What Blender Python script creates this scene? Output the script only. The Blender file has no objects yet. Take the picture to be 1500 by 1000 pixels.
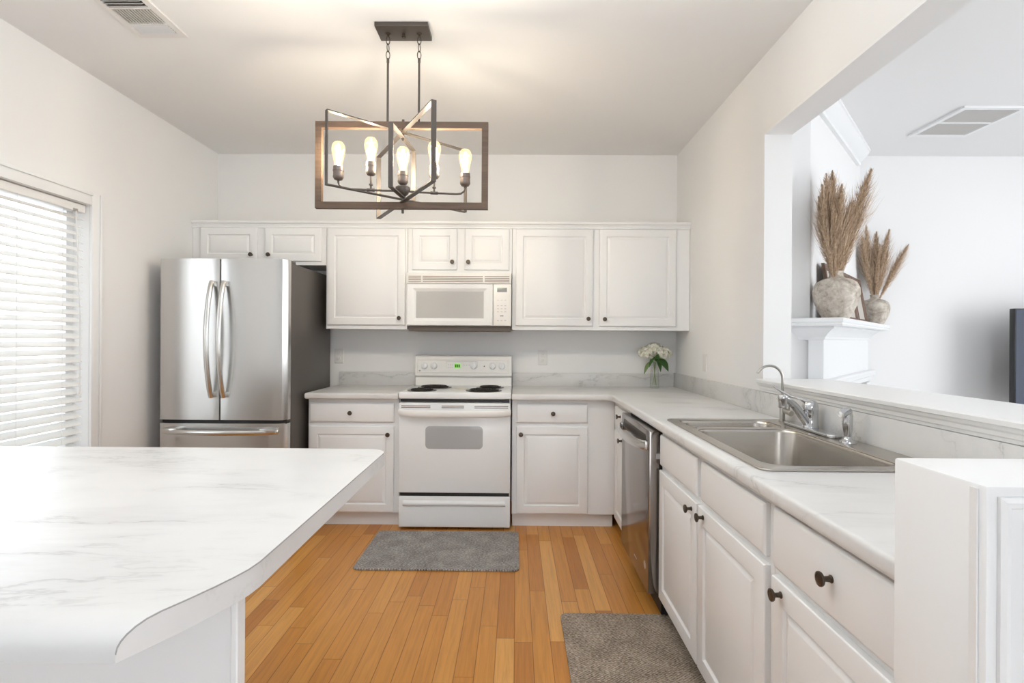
import bpy, bmesh, math, random
from mathutils import Vector, Matrix
random.seed(7)
sc = bpy.context.scene
C = sc.collection
PI = math.pi

# ------------------------------------------------------------------ camera
cam_d = bpy.data.cameras.new('camera')
cam = bpy.data.objects.new('camera', cam_d)
C.objects.link(cam)
cam_d.sensor_fit = 'HORIZONTAL'
cam_d.sensor_width = 36.0
cam_d.lens = 36.0 * 780.0 / 1500.0
cam_d.shift_y = -3.0 / 1500.0
cam_d.clip_start = 0.02
yaw, roll = math.atan(6.0 / 780.0), 0.006
cam.matrix_world = (Matrix.Translation((0, 0, 1.28)) @ Matrix.Rotation(yaw, 4, 'Z')
                    @ Matrix.Rotation(PI / 2, 4, 'X') @ Matrix.Rotation(roll, 4, 'Z'))
sc.camera = cam

# ------------------------------------------------------------------ world (daylight) and exposure
w = bpy.data.worlds.new('daylight')
sc.world = w
w.use_nodes = True
bg = w.node_tree.nodes['Background']
bg.inputs[0].default_value = (0.93, 0.962, 1.0, 1)
bg.inputs[1].default_value = 2.6
sc.view_settings.view_transform = 'Standard'
sc.view_settings.look = 'None'
sc.view_settings.gamma = 1.0
sc.view_settings.use_curve_mapping = False
sc.view_settings.exposure = 1.24


def area(name, loc, rot, sx, sy, power, col=(1, 1, 1), portal=False):
    l = bpy.data.lights.new(name, 'AREA')
    l.shape = 'RECTANGLE'
    l.size, l.size_y = sx, sy
    l.energy = power
    l.color = col
    if portal:
        l.cycles.is_portal = True
    o = bpy.data.objects.new(name, l)
    o.location = loc
    o.rotation_euler = rot
    C.objects.link(o)
    return o


# daylight portals; the unseen rear and living room openings are sized for brightness
area('rear_opening_portal', (0.55, -3.18, 1.20), (PI / 2, 0, PI), 1.2, 2.1, 1, portal=True)
# added fill: unseen area light above the frame, turned up at the ceiling
area('bounce_fill', (-0.4, 1.2, 2.36), (PI, 0, 0), 1.8, 0.8, 14, (0.88, 0.945, 1.0))
area('side_window_portal', (-2.56, 2.54, 1.316), (0, -PI / 2, 0), 1.38, 0.82, 1, portal=True)
area('living_window_portal', (5.58, 0.9, 1.375), (0, PI / 2, 0), 2.15, 3.3, 1, portal=True)


# ------------------------------------------------------------------ materials
def mat(name, col, rough=0.5, metal=0.0, spec=0.5, **kw):
    m = bpy.data.materials.new(name)
    m.use_nodes = True
    b = m.node_tree.nodes['Principled BSDF']
    b.inputs['Base Color'].default_value = (*col, 1)
    b.inputs['Roughness'].default_value = rough
    b.inputs['Metallic'].default_value = metal
    b.inputs['Specular IOR Level'].default_value = spec
    for k, v in kw.items():
        b.inputs[k.replace('_', ' ')].default_value = v
    return m


def nd(m, t, **props):
    n = m.node_tree.nodes.new(t)
    for k, v in props.items():
        setattr(n, k, v)
    return n


def lk(m, a, b):
    m.node_tree.links.new(a, b)


def bsdf(m):
    return m.node_tree.nodes['Principled BSDF']


def mth(m, op, a, b=None, c=None):
    n = nd(m, 'ShaderNodeMath', operation=op)
    for i, v in enumerate((a, b, c)):
        if v is None:
            continue
        if isinstance(v, (int, float)):
            n.inputs[i].default_value = v
        else:
            lk(m, v, n.inputs[i])
    return n.outputs[0]


def ramp(m, fac, stops):
    n = nd(m, 'ShaderNodeValToRGB')
    el = n.color_ramp.elements
    while len(el) < len(stops):
        el.new(0.5)
    for e, (p, c) in zip(el, stops):
        e.position = p
        e.color = (*c, 1) if len(c) == 3 else c
    lk(m, fac, n.inputs[0])
    return n.outputs[0]


def noise(m, vec, scale, detail=4, rough=0.5, dist=0.0):
    n = nd(m, 'ShaderNodeTexNoise')
    n.inputs['Scale'].default_value = scale
    n.inputs['Detail'].default_value = detail
    n.inputs['Roughness'].default_value = rough
    n.inputs['Distortion'].default_value = dist
    lk(m, vec, n.inputs['Vector'])
    return n.outputs['Fac']


def objco(m, scale=(1, 1, 1)):
    t = nd(m, 'ShaderNodeTexCoord')
    mp = nd(m, 'ShaderNodeMapping')
    mp.inputs['Scale'].default_value = scale
    lk(m, t.outputs['Object'], mp.inputs['Vector'])
    return mp.outputs['Vector']


def bump(m, h, strength=0.2, dist=0.002):
    n = nd(m, 'ShaderNodeBump')
    n.inputs['Strength'].default_value = strength
    n.inputs['Distance'].default_value = dist
    lk(m, h, n.inputs['Height'])
    lk(m, n.outputs[0], bsdf(m).inputs['Normal'])


def painted(name, col, rough, bscale=60, bstr=0.05):
    m = mat(name, col, rough)
    v = objco(m)
    n = noise(m, v, bscale, 3)
    bump(m, n, bstr, 0.001)
    return m


WALL = painted('wall_paint', (0.875, 0.872, 0.868), 0.75, 90, 0.05)
CEIL = painted('ceiling_paint', (0.865, 0.86, 0.857), 0.9, 140, 0.08)
TRIM = painted('trim_paint', (0.875, 0.88, 0.882), 0.35, 30, 0.02)
CAB = painted('cabinet_paint', (0.862, 0.868, 0.872), 0.38, 40, 0.03)
APPL = mat('white_enamel', (0.86, 0.87, 0.875), 0.22)
APPLW = mat('warm_white_plastic', (0.87, 0.86, 0.835), 0.35)
BRONZE = mat('dark_bronze', (0.10, 0.078, 0.062), 0.36, 0.85)
BLACK = mat('black_gap', (0.012, 0.011, 0.011), 0.5)
COIL = mat('burner_coil', (0.03, 0.026, 0.025), 0.55, 0.4)
CHROME = mat('chrome', (0.60, 0.61, 0.625), 0.10, 1.0)
NICKEL = mat('brushed_nickel', (0.46, 0.445, 0.42), 0.28, 1.0)
GREYGLASS = mat('grey_oven_glass', (0.45, 0.455, 0.46), 0.12)
MWGLASS = mat('microwave_glass', (0.52, 0.515, 0.50), 0.2)
SIDE = mat('fridge_side_grey', (0.105, 0.094, 0.085), 0.45, 0.2)
VENTM = mat('vent_enamel', (0.80, 0.78, 0.76), 0.5)
FILTER = mat('vent_filter', (0.50, 0.50, 0.48), 0.9)
PLATE = mat('outlet_plastic', (0.80, 0.785, 0.765), 0.35)
PRINT = mat('grey_print', (0.45, 0.44, 0.44), 0.5)
SCREEN = mat('tv_screen', (0.010, 0.022, 0.055), 0.22, 0.0, 0.22)
TVB = mat('tv_bezel', (0.015, 0.015, 0.016), 0.35)
GREEN = mat('leaf_green', (0.035, 0.10, 0.02), 0.45)
STEMG = mat('stem_green', (0.22, 0.28, 0.08), 0.5)
PETAL = mat('hydrangea_petal', (0.86, 0.84, 0.75), 0.6)
_v = objco(PETAL)
lk(PETAL, ramp(PETAL, noise(PETAL, _v, 45, 2), [(0.35, (0.66, 0.66, 0.48)), (0.52, (0.86, 0.84, 0.75)), (0.7, (0.88, 0.87, 0.82))]), bsdf(PETAL).inputs['Base Color'])
BLINDM = mat('blind_vinyl', (0.88, 0.87, 0.85), 0.45)
CORD = mat('blind_cord', (0.75, 0.74, 0.72), 0.7)
SIDING = mat('pale_siding', (0.80, 0.83, 0.84), 0.8)
GROUNDM = mat('patio_concrete', (0.45, 0.46, 0.46), 0.9)
CHAIRM = mat('grey_resin', (0.28, 0.30, 0.31), 0.7)
DISPG = mat('green_display', (0.10, 0.30, 0.03), 0.3)
bsdf(DISPG).inputs['Emission Color'].default_value = (0.25, 0.8, 0.05, 1)
bsdf(DISPG).inputs['Emission Strength'].default_value = 0.35
DISPD = mat('display_digit', (0.02, 0.08, 0.01), 0.4)


def steel(name, col, rough, axis):
    m = mat(name, col, rough, 1.0)
    s = [2.0, 2.0, 2.0]
    for i in range(3):
        s[i] = 3.0 if i == axis else 260.0
    v = objco(m, tuple(s))
    n = noise(m, v, 1.0, 2)
    r = mth(m, 'MULTIPLY_ADD', n, 0.07, rough - 0.035)
    lk(m, r, bsdf(m).inputs['Roughness'])
    return m


STEEL = steel('stainless_vertical_brush', (0.60, 0.595, 0.585), 0.22, 2)
STEELH = steel('stainless_handle', (0.66, 0.65, 0.63), 0.24, 2)
SINKM = mat('stainless_sink', (0.50, 0.47, 0.43), 0.27, 1.0)
DWM = steel('stainless_dark', (0.30, 0.275, 0.26), 0.14, 2)


def marble(name, base, vein):
    m = mat(name, base, 0.32)
    v = objco(m)
    # long diagonal veins: ridged, domain-warped noise
    mp = nd(m, 'ShaderNodeMapping')
    mp.inputs['Rotation'].default_value = (0, 0, 0.45)
    mp.inputs['Scale'].default_value = (0.55, 2.1, 1.6)
    lk(m, v, mp.inputs['Vector'])
    a = noise(m, mp.outputs[0], 1.55, 7, 0.62, 0.35)
    ridge = mth(m, 'ABSOLUTE', mth(m, 'SUBTRACT', a, 0.5))
    thin = ramp(m, ridge, [(0.0, (1, 1, 1)), (0.008, (0.45, 0.45, 0.45)), (0.022, (0, 0, 0))])
    soft = ramp(m, ridge, [(0.0, (0.35, 0.35, 0.35)), (0.09, (0, 0, 0))])
    gate = ramp(m, noise(m, v, 2.3, 2), [(0.44, (0, 0, 0)), (0.62, (1, 1, 1))])
    fac = mth(m, 'MULTIPLY', mth(m, 'MAXIMUM', thin, soft), gate)
    fac = mth(m, 'MULTIPLY', fac, 0.55)
    cloud = ramp(m, noise(m, v, 5.0, 4), [(0.35, base), (0.75, tuple(c * 0.95 for c in base))])
    mx = nd(m, 'ShaderNodeMix', data_type='RGBA')
    lk(m, fac, mx.inputs[0])
    lk(m, cloud, mx.inputs[6])
    mx.inputs[7].default_value = (*vein, 1)
    lk(m, mx.outputs[2], bsdf(m).inputs['Base Color'])
    return m


MARBLE = marble('marble_laminate', (0.75, 0.744, 0.735), (0.33, 0.325, 0.315))


def wood_floor():
    m = mat('oak_planks', (0.5, 0.25, 0.1), 0.32)
    t = nd(m, 'ShaderNodeTexCoord')
    s = nd(m, 'ShaderNodeSeparateXYZ')
    lk(m, t.outputs['Object'], s.inputs[0])
    W, L = 0.0765, 0.95
    rx = mth(m, 'DIVIDE', s.outputs[0], W)
    row = mth(m, 'FLOOR', rx)
    wn = nd(m, 'ShaderNodeTexWhiteNoise', noise_dimensions='1D')
    lk(m, row, wn.inputs['W'])
    ln = mth(m, 'MULTIPLY_ADD', wn.outputs['Value'], 0.5, 0.75)
    py = mth(m, 'ADD', mth(m, 'DIVIDE', s.outputs[1], mth(m, 'MULTIPLY', ln, L)), mth(m, 'MULTIPLY', wn.outputs['Value'], 37.3))
    pl = mth(m, 'FLOOR', py)
    cv = nd(m, 'ShaderNodeCombineXYZ')
    lk(m, row, cv.inputs[0])
    lk(m, pl, cv.inputs[1])
    w2 = nd(m, 'ShaderNodeTexWhiteNoise', noise_dimensions='2D')
    lk(m, cv.outputs[0], w2.inputs['Vector'])
    tone = ramp(m, w2.outputs['Value'], [(0.0, (0.49, 0.185, 0.034)), (0.10, (0.585, 0.243, 0.048)), (0.6, (0.655, 0.293, 0.062)), (0.9, (0.72, 0.345, 0.085)), (1.0, (0.78, 0.41, 0.12))])
    # grain
    off = nd(m, 'ShaderNodeCombineXYZ')
    lk(m, mth(m, 'ADD', mth(m, 'MULTIPLY', s.outputs[0], 70.0), mth(m, 'MULTIPLY', w2.outputs['Value'], 91.0)), off.inputs[0])
    lk(m, mth(m, 'MULTIPLY', s.outputs[1], 3.2), off.inputs[1])
    lk(m, pl, off.inputs[2])
    g = noise(m, off.outputs[0], 1.0, 5, 0.6, 0.8)
    gr = ramp(m, g, [(0.25, (0.72, 0.70, 0.68)), (0.6, (1.04, 1.04, 1.04))])
    mx = nd(m, 'ShaderNodeMix', data_type='RGBA', blend_type='MULTIPLY')
    mx.inputs[0].default_value = 0.75
    lk(m, tone, mx.inputs[6])
    lk(m, gr, mx.inputs[7])
    # seams
    fx = mth(m, 'FRACT', rx)
    ex = mth(m, 'MINIMUM', fx, mth(m, 'SUBTRACT', 1.0, fx))
    fy = mth(m, 'FRACT', py)
    ey = mth(m, 'MULTIPLY', mth(m, 'MINIMUM', fy, mth(m, 'SUBTRACT', 1.0, fy)), L / W)
    e = mth(m, 'MINIMUM', ex, ey)
    seam = ramp(m, e, [(0.0, (0.42, 0.36, 0.32)), (0.016, (0.62, 0.58, 0.55)), (0.03, (1, 1, 1))])
    m2 = nd(m, 'ShaderNodeMix', data_type='RGBA', blend_type='MULTIPLY')
    m2.inputs[0].default_value = 1.0
    lk(m, mx.outputs[2], m2.inputs[6])
    lk(m, seam, m2.inputs[7])
    lk(m, m2.outputs[2], bsdf(m).inputs['Base Color'])
    lk(m, mth(m, 'MULTIPLY_ADD', g, 0.15, 0.26), bsdf(m).inputs['Roughness'])
    bump(m, e_ramp(m, e), 0.25, 0.001)
    return m


def e_ramp(m, e):
    return ramp(m, e, [(0.0, (0, 0, 0)), (0.03, (1, 1, 1))])


FLOORM = wood_floor()


def woven(name, dark, mid, light):
    m = mat(name, mid, 0.95)
    v = objco(m, (1, 1, 1))
    s = nd(m, 'ShaderNodeSeparateXYZ')
    lk(m, v, s.inputs[0])
    a = mth(m, 'SINE', mth(m, 'MULTIPLY', s.outputs[0], 420))
    b = mth(m, 'SINE', mth(m, 'MULTIPLY', s.outputs[1], 560))
    wv = mth(m, 'MULTIPLY_ADD', mth(m, 'MULTIPLY', a, b), 0.5, 0.5)
    n1 = noise(m, objco(m, (75, 150, 1)), 1.0, 2, 0.8)
    n2 = noise(m, v, 9, 3)
    f = mth(m, 'ADD', mth(m, 'MULTIPLY', n1, 0.62), mth(m, 'ADD', mth(m, 'MULTIPLY', wv, 0.16), mth(m, 'MULTIPLY', n2, 0.22)))
    c = ramp(m, f, [(0.36, dark), (0.5, mid), (0.64, light)])
    lk(m, c, bsdf(m).inputs['Base Color'])
    bump(m, f, 0.6, 0.004)
    return m


MATG = woven('grey_woven_mat', (0.12, 0.105, 0.10), (0.29, 0.265, 0.25), (0.56, 0.53, 0.50))
MATB = woven('taupe_woven_mat', (0.10, 0.074, 0.054), (0.29, 0.23, 0.178), (0.57, 0.475, 0.385))


def stone(name):
    m = mat(name, (0.4, 0.36, 0.31), 0.9)
    v = objco(m)
    n1 = noise(m, v, 13, 6, 0.65, 0.4)
    n2 = noise(m, v, 60, 4, 0.6)
    f = mth(m, 'ADD', mth(m, 'MULTIPLY', n1, 0.72), mth(m, 'MULTIPLY', n2, 0.28))
    c = ramp(m, f, [(0.33, (0.23, 0.19, 0.155)), (0.46, (0.48, 0.42, 0.35)), (0.62, (0.72, 0.665, 0.59))])
    lk(m, c, bsdf(m).inputs['Base Color'])
    bump(m, f, 0.5, 0.004)
    return m


STONE = stone('weathered_clay')


def pampas_mat():
    m = mat('pampas_fibre', (0.46, 0.33, 0.215), 0.9)
    v = objco(m)
    n = noise(m, v, 35, 3)
    lk(m, ramp(m, n, [(0.3, (0.40, 0.265, 0.165)), (0.5, (0.58, 0.425, 0.29)), (0.72, (0.74, 0.60, 0.45))]), bsdf(m).inputs['Base Color'])
    return m


PAMP = pampas_mat()


def wood(name, a, b, axis=2):
    m = mat(name, a, 0.55)
    s = [60.0, 60.0, 60.0]
    s[axis] = 4.0
    v = objco(m, tuple(s))
    lk(m, ramp(m, noise(m, v, 1.0, 5, 0.6, 0.6), [(0.3, a), (0.7, b)]), bsdf(m).inputs['Base Color'])
    return m


FRAMEW = wood('brown_frame_wood', (0.09, 0.05, 0.032), (0.22, 0.135, 0.09))
CHWOOD = wood('chandelier_wood_tone', (0.085, 0.050, 0.030), (0.15, 0.095, 0.062), 0)
CHGREY = mat('chandelier_pewter', (0.095, 0.08, 0.07), 0.40, 0.55)
SOCK = mat('socket_pewter', (0.20, 0.165, 0.145), 0.45, 0.55)
PICT = mat('faded_print', (0.56, 0.52, 0.47), 0.7)


def glass(name, tint=(1, 1, 1), gloss=0.10, emis=None, es=0.0):
    m = bpy.data.materials.new(name)
    m.use_nodes = True
    nt = m.node_tree
    nt.nodes.remove(nt.nodes['Principled BSDF'])
    out = nt.nodes['Material Output']
    tr = nd(m, 'ShaderNodeBsdfTransparent')
    tr.inputs[0].default_value = (*tint, 1)
    gl = nd(m, 'ShaderNodeBsdfGlossy')
    gl.inputs['Roughness'].default_value = 0.03
    fr = nd(m, 'ShaderNodeLayerWeight')
    fr.inputs[0].default_value = 0.25
    mix = nd(m, 'ShaderNodeMixShader')
    lk(m, mth(m, 'MULTIPLY_ADD', fr.outputs['Facing'], 0.45, gloss * 0.4), mix.inputs[0])
    lk(m, tr.outputs[0], mix.inputs[1])
    lk(m, gl.outputs[0], mix.inputs[2])
    sh = mix.outputs[0]
    if emis:
        em = nd(m, 'ShaderNodeEmission')
        em.inputs[0].default_value = (*emis, 1)
        em.inputs[1].default_value = es
        ad = nd(m, 'ShaderNodeAddShader')
        lk(m, sh, ad.inputs[0])
        lk(m, em.outputs[0], ad.inputs[1])
        sh = ad.outputs[0]
    lk(m, sh, out.inputs[0])
    return m


GLASS = glass('clear_glass', (0.975, 0.985, 0.975), 0.12)
PANE = glass('window_glass', (0.97, 0.98, 0.985), 0.08)
BULBG = glass('amber_bulb_glass', (0.98, 0.90, 0.74), 0.10, (1.0, 0.72, 0.36), 0.28)
GLOW = bpy.data.materials.new('glowing_filament')
GLOW.use_nodes = True
_b = bsdf(GLOW)
_b.inputs['Base Color'].default_value = (1, 0.8, 0.5, 1)
_b.inputs['Emission Color'].default_value = (1.0, 0.95, 0.885, 1)
_b.inputs['Emission Strength'].default_value = 130.0


# ------------------------------------------------------------------ geometry helpers
class MB:
    """collects shapes in world coordinates and links them as one mesh object"""

    def __init__(s):
        s.bm = bmesh.new()

    def box(s, x0, x1, y0, y1, z0, z1, bev=0.0, seg=2):
        t = bmesh.new()
        v = [t.verts.new(p) for p in ((x0, y0, z0), (x1, y0, z0), (x1, y1, z0), (x0, y1, z0),
                                      (x0, y0, z1), (x1, y0, z1), (x1, y1, z1), (x0, y1, z1))]
        for f in ((0, 3, 2, 1), (4, 5, 6, 7), (0, 1, 5, 4), (1, 2, 6, 5), (2, 3, 7, 6), (3, 0, 4, 7)):
            t.faces.new([v[i] for i in f])
        if bev > 0:
            bmesh.ops.bevel(t, geom=t.edges[:], offset=bev, segments=seg, profile=0.5, affect='EDGES')
        s.merge(t)
        return s

    def merge(s, t, M=None):
        if M is not None:
            bmesh.ops.transform(t, matrix=M, verts=t.verts)
        me = bpy.data.meshes.new('tmp')
        t.to_mesh(me)
        t.free()
        s.bm.from_mesh(me)
        bpy.data.meshes.remove(me)

    def rings(s, rings, close=True, cap0=True, cap1=True):
        vs = [[s.bm.verts.new(p) for p in r] for r in rings]
        n = len(vs[0])
        for a, b in zip(vs[:-1], vs[1:]):
            for i in range(n if close else n - 1):
                j = (i + 1) % n
                s.bm.faces.new((a[i], a[j], b[j], b[i]))
        if cap0 and n > 2:
            s.bm.faces.new(list(reversed(vs[0])))
        if cap1 and n > 2:
            s.bm.faces.new(vs[-1])
        return s

    def lathe(s, prof, c, axis=(0, 0, 1), n=24, cap0=True, cap1=True):
        """prof: list of (radius, height along axis)"""
        a = Vector(axis).normalized()
        u = a.orthogonal().normalized()
        v = a.cross(u)
        c = Vector(c)
        R = []
        for r, h in prof:
            r = max(r, 1e-5)
            R.append([c + a * h + (u * math.cos(2 * PI * i / n) + v * math.sin(2 * PI * i / n)) * r for i in range(n)])
        return s.rings(R, True, cap0, cap1)

    def tube(s, pts, r, n=10, caps=True, squash=None):
        pts = [Vector(p) for p in pts]
        rs = r if isinstance(r, (list, tuple)) else [r] * len(pts)
        R = []
        t0 = (pts[1] - pts[0]).normalized()
        u = t0.orthogonal().normalized()
        if squash:
            u = Vector(squash).normalized()
        for i, p in enumerate(pts):
            t = (pts[min(i + 1, len(pts) - 1)] - pts[max(i - 1, 0)]).normalized()
            u = (u - t * u.dot(t))
            u = u.normalized() if u.length > 1e-6 else t.orthogonal().normalized()
            v = t.cross(u)
            rr = rs[i]
            ra, rb = rr if isinstance(rr, tuple) else (rr, rr)
            R.append([p + u * math.cos(2 * PI * k / n) * ra + v * math.sin(2 * PI * k / n) * rb for k in range(n)])
        return s.rings(R, True, caps, caps)

    def prism(s, pts, axis, a0, a1):
        """polygon pts (2D) extruded along axis 0/1/2 between a0 and a1"""
        def P(p, a):
            q = [0, 0, 0]
            o = [i for i in range(3) if i != axis]
            q[o[0]], q[o[1]] = p
            q[axis] = a
            return q
        return s.rings([[P(p, a0) for p in pts], [P(p, a1) for p in pts]])

    def build(s, name, m, parent=None, loc=None, smooth=40, kind=None):
        bmesh.ops.recalc_face_normals(s.bm, faces=s.bm.faces)
        if parent is not None:
            o0 = ROOTLOC.get(parent.name, Vector((0, 0, 0)))
        else:
            o0 = Vector(loc) if loc is not None else Vector((0, 0, 0))
        if o0.length > 0:
            bmesh.ops.translate(s.bm, vec=-o0, verts=s.bm.verts)
        me = bpy.data.meshes.new(name)
        s.bm.to_mesh(me)
        s.bm.free()
        if smooth:
            me.polygons.foreach_set('use_smooth', [True] * len(me.polygons))
            me.set_sharp_from_angle(angle=math.radians(smooth))
        me.materials.append(m)
        o = bpy.data.objects.new(name, me)
        C.objects.link(o)
        if parent is not None:
            o.parent = parent
            ROOTLOC[o.name] = o0
        else:
            o.location = o0
            ROOTLOC[o.name] = o0
        if kind:
            o['kind'] = kind
        return o


ROOTLOC = {}


def box(*a, **k):
    return MB().box(*a, **k)


def thing(name, label, cat, loc, group=None):
    o = bpy.data.objects.new(name, None)
    o.empty_display_size = 0.1
    o.location = loc
    C.objects.link(o)
    ROOTLOC[o.name] = Vector(loc)
    tag(o, label, cat, group)
    return o


def tag(o, label, cat, group=None):
    o['label'] = label
    o['category'] = cat
    if group:
        o['group'] = group
    return o


def rrect(x0, x1, y0, y1, r, n=6):
    """counter-clockwise rounded rectangle"""
    pts = []
    for cx, cy, a0 in ((x1 - r, y0 + r, -PI / 2), (x1 - r, y1 - r, 0), (x0 + r, y1 - r, PI / 2), (x0 + r, y0 + r, PI)):
        for i in range(n + 1):
            a = a0 + PI / 2 * i / n
            pts.append((cx + r * math.cos(a), cy + r * math.sin(a)))
    return pts


def slab(outline, z0, z1, bev, holes=(), seg=3):
    """flat plate with rounded edges from 2D outlines; returns a bmesh"""
    cu = bpy.data.curves.new('tmp', 'CURVE')
    cu.dimensions = '2D'
    cu.fill_mode = 'BOTH'
    cu.extrude = max((z1 - z0) / 2 - bev, 0.0001)
    cu.bevel_depth = bev
    cu.bevel_resolution = seg
    cu.offset = -bev
    for pts in (outline, *holes):
        sp = cu.splines.new('POLY')
        sp.points.add(len(pts) - 1)
        for p, q in zip(sp.points, pts):
            p.co = (q[0], q[1], 0, 1)
        sp.use_cyclic_u = True
    o = bpy.data.objects.new('tmp', cu)
    C.objects.link(o)
    bpy.context.view_layer.update()
    dg = bpy.context.evaluated_depsgraph_get()
    me = bpy.data.meshes.new_from_object(o.evaluated_get(dg))
    t = bmesh.new()
    t.from_mesh(me)
    bpy.data.meshes.remove(me)
    bpy.data.objects.remove(o)
    bpy.data.curves.remove(cu)
    bmesh.ops.remove_doubles(t, verts=t.verts, dist=1e-5)
    bmesh.ops.translate(t, vec=(0, 0, (z0 + z1) / 2), verts=t.verts)
    return t


# facing: functions mapping (u, v, n) to world; n is how far out of the front plane
def F_south(y):          # front that faces the camera (-Y)
    return lambda u, v, n: (u, y - n, v)


def F_west(x):           # front that faces left (-X)
    return lambda u, v, n: (x - n, u, v)


def ring_panel(F, u0, u1, v0, v1, steps, back=-0.019):
    m = MB()
    R = []
    for ins, d in [(0, back)] + list(steps):
        R.append([F(u0 + ins, v0 + ins, d), F(u1 - ins, v0 + ins, d), F(u1 - ins, v1 - ins, d), F(u0 + ins, v1 - ins, d)])
    m.rings(R)
    return m


def raised_door(F, u0, u1, v0, v1, rail=0.052):
    st = [(0, -0.004), (0.002, -0.001), (0.005, 0.0), (rail, 0.0), (rail + 0.005, -0.0075), (rail + 0.009, -0.0085),
          (rail + 0.022, -0.003), (rail + 0.026, -0.0015)]
    return ring_panel(F, u0, u1, v0, v1, st)


def drawer_front(F, u0, u1, v0, v1):
    st = [(0, -0.008), (0.003, -0.004), (0.008, -0.001), (0.012, 0.0)]
    return ring_panel(F, u0, u1, v0, v1, st)


def knob(F, u, v, parent, r=0.0155):
    c = Vector(F(u, v, 0))
    ax = Vector(F(u, v, 1)) - c
    m = MB().lathe([(0.008, -0.001), (0.0085, 0.002), (0.0062, 0.004), (0.0055, 0.014), (0.0085, 0.019), (r * 0.92, 0.021),
                    (r, 0.0235), (r * 0.97, 0.0265), (r * 0.72, 0.0275), (r * 0.66, 0.0265), (0.001, 0.0275)], c, ax, 20)
    return m.build('knob', BRONZE, parent)


# ------------------------------------------------------------------ room shell
XL, XR, YB, ZC = -2.38, 1.265, 4.22, 2.743
YR, XLIV = -3.2, 5.6


def struct(name, mb, m, parent=None, smooth=0):
    o = mb.build(name, m, parent, smooth=smooth)
    if parent is None:
        o['kind'] = 'structure'
    return o


struct('floor', box(XL - .15, XR + .135, 0.3, YB + .15, -0.1, 0), FLOORM)
m = MB().box(XR + .1355, XLIV + .15, YR - .15, YB + .15, -0.1, 0).box(XL - .15, XR + .135, YR - .15, 0.2995, -0.1, 0)
struct('floor_living', m, mat('neutral_bounce_floor', (0.62, 0.61, 0.60), 0.95))  # unseen floors given a pale grey to cut the orange bounce
struct('ceiling', box(XL - .15, XLIV + .15, YR - .15, YB + .15, ZC, ZC + .12), CEIL)
struct('wall_back', box(XL - .15, XLIV + .15, YB, YB + .14, 0, ZC), WALL)
# left wall with the window opening
WY0, WY1, WZ0, WZ1 = 2.13, 2.947, 0.62, 2.012
m = MB()
m.box(XL - .14, XL, YR, WY0, 0, ZC).box(XL - .14, XL, WY1, YB, 0, ZC)
m.box(XL - .14, XL, WY0, WY1, 0, WZ0).box(XL - .14, XL, WY0, WY1, WZ1, ZC)
struct('wall_left', m, WALL)
# wall between kitchen and living room: solid end, header over the pass-through, knee wall below it
JY, HZ = 2.72, 2.331
m = MB()
m.box(XR, XR + .135, JY, YB, 0, ZC)
m.box(XR, XR + .135, YR, JY, HZ, ZC)
m.box(XR, XR + .135, 0.72, JY, 0, 1.04)
struct('wall_right', m, WALL)
m = MB()
m.box(XL, -0.05, YR - .14, YR, 0, ZC).box(1.15, XLIV, YR - .14, YR, 0, ZC)
m.box(-0.05, 1.15, YR - .14, YR, 2.25, ZC).box(-0.05, 1.15, YR - .14, YR, 0, 0.15)  # unseen opening, its width set for the daylight it lets in
struct('wall_rear', m, WALL)
m = MB()
m.box(XLIV, XLIV + .14, YR, -0.75, 0, ZC).box(XLIV, XLIV + .14, 2.55, YB, 0, ZC)
m.box(XLIV, XLIV + .14, -0.75, 2.55, 0, 0.3).box(XLIV, XLIV + .14, -0.75, 2.55, 2.45, ZC)
struct('wall_living', m, WALL)

# chimney wall set diagonally in the living room corner
DV = Vector((0.66, 0.751, 0)).normalized()      # along the wall
NV = Vector((0.751, -0.66, 0)).normalized()     # out of the wall
WA = Vector((1.671, 3.045, 0))
WB = WA + DV * ((YB - WA.y) / DV.y)
m = MB()
m.prism([(XR + .135, WA.y), (WA.x, WA.y), (WB.x, YB), (XR + .135, YB)], 2, 0, ZC)
struct('wall_chimney', m, WALL)
# crown on the chimney wall
prof = [(0, 0), (0.022, 0), (0.026, 0.008), (0.026, 0.022), (0.036, 0.030), (0.058, 0.052), (0.078, 0.082), (0.080, 0.092), (0.088, 0.096), (0.088, 0.112), (0, 0.112)]
m = MB()
e0, e1 = WA + DV * -0.0, WB - DV * 0.13
m.rings([[e + NV * (a + .0005) + Vector((0, 0, ZC - 0.1125 + b)) for a, b in prof] for e in (e0, e1)])
struct('trim_1', m, TRIM, smooth=30)

# pass-through ledge with its stepped apron (kitchen side) and jamb edge trim
m = MB()
prof = [(XR - .003, 1.026), (XR - .018, 1.026), (XR - .020, 1.036), (XR - .026, 1.040), (XR - .028, 1.052), (XR - .036, 1.058), (XR - .040, 1.068),
        (XR - .046, 1.071), (XR - .048, 1.084), (XR - .044, 1.088), (1.580, 1.088), (1.585, 1.084), (1.585, 1.066), (1.578, 1.062), (XR + .15, 1.060), (XR + .138, 1.0405), (XR - .003, 1.0405)]
m.prism(prof, 1, 0.905, JY - .001)
struct('trim_2', m, TRIM, smooth=30)
m = MB()
m.box(XR - .006, XR, JY, JY + .012, 1.03, HZ + .012).box(XR - .006, XR, YR, JY, HZ, HZ + .012)
struct('trim_3', m, TRIM)

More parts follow.
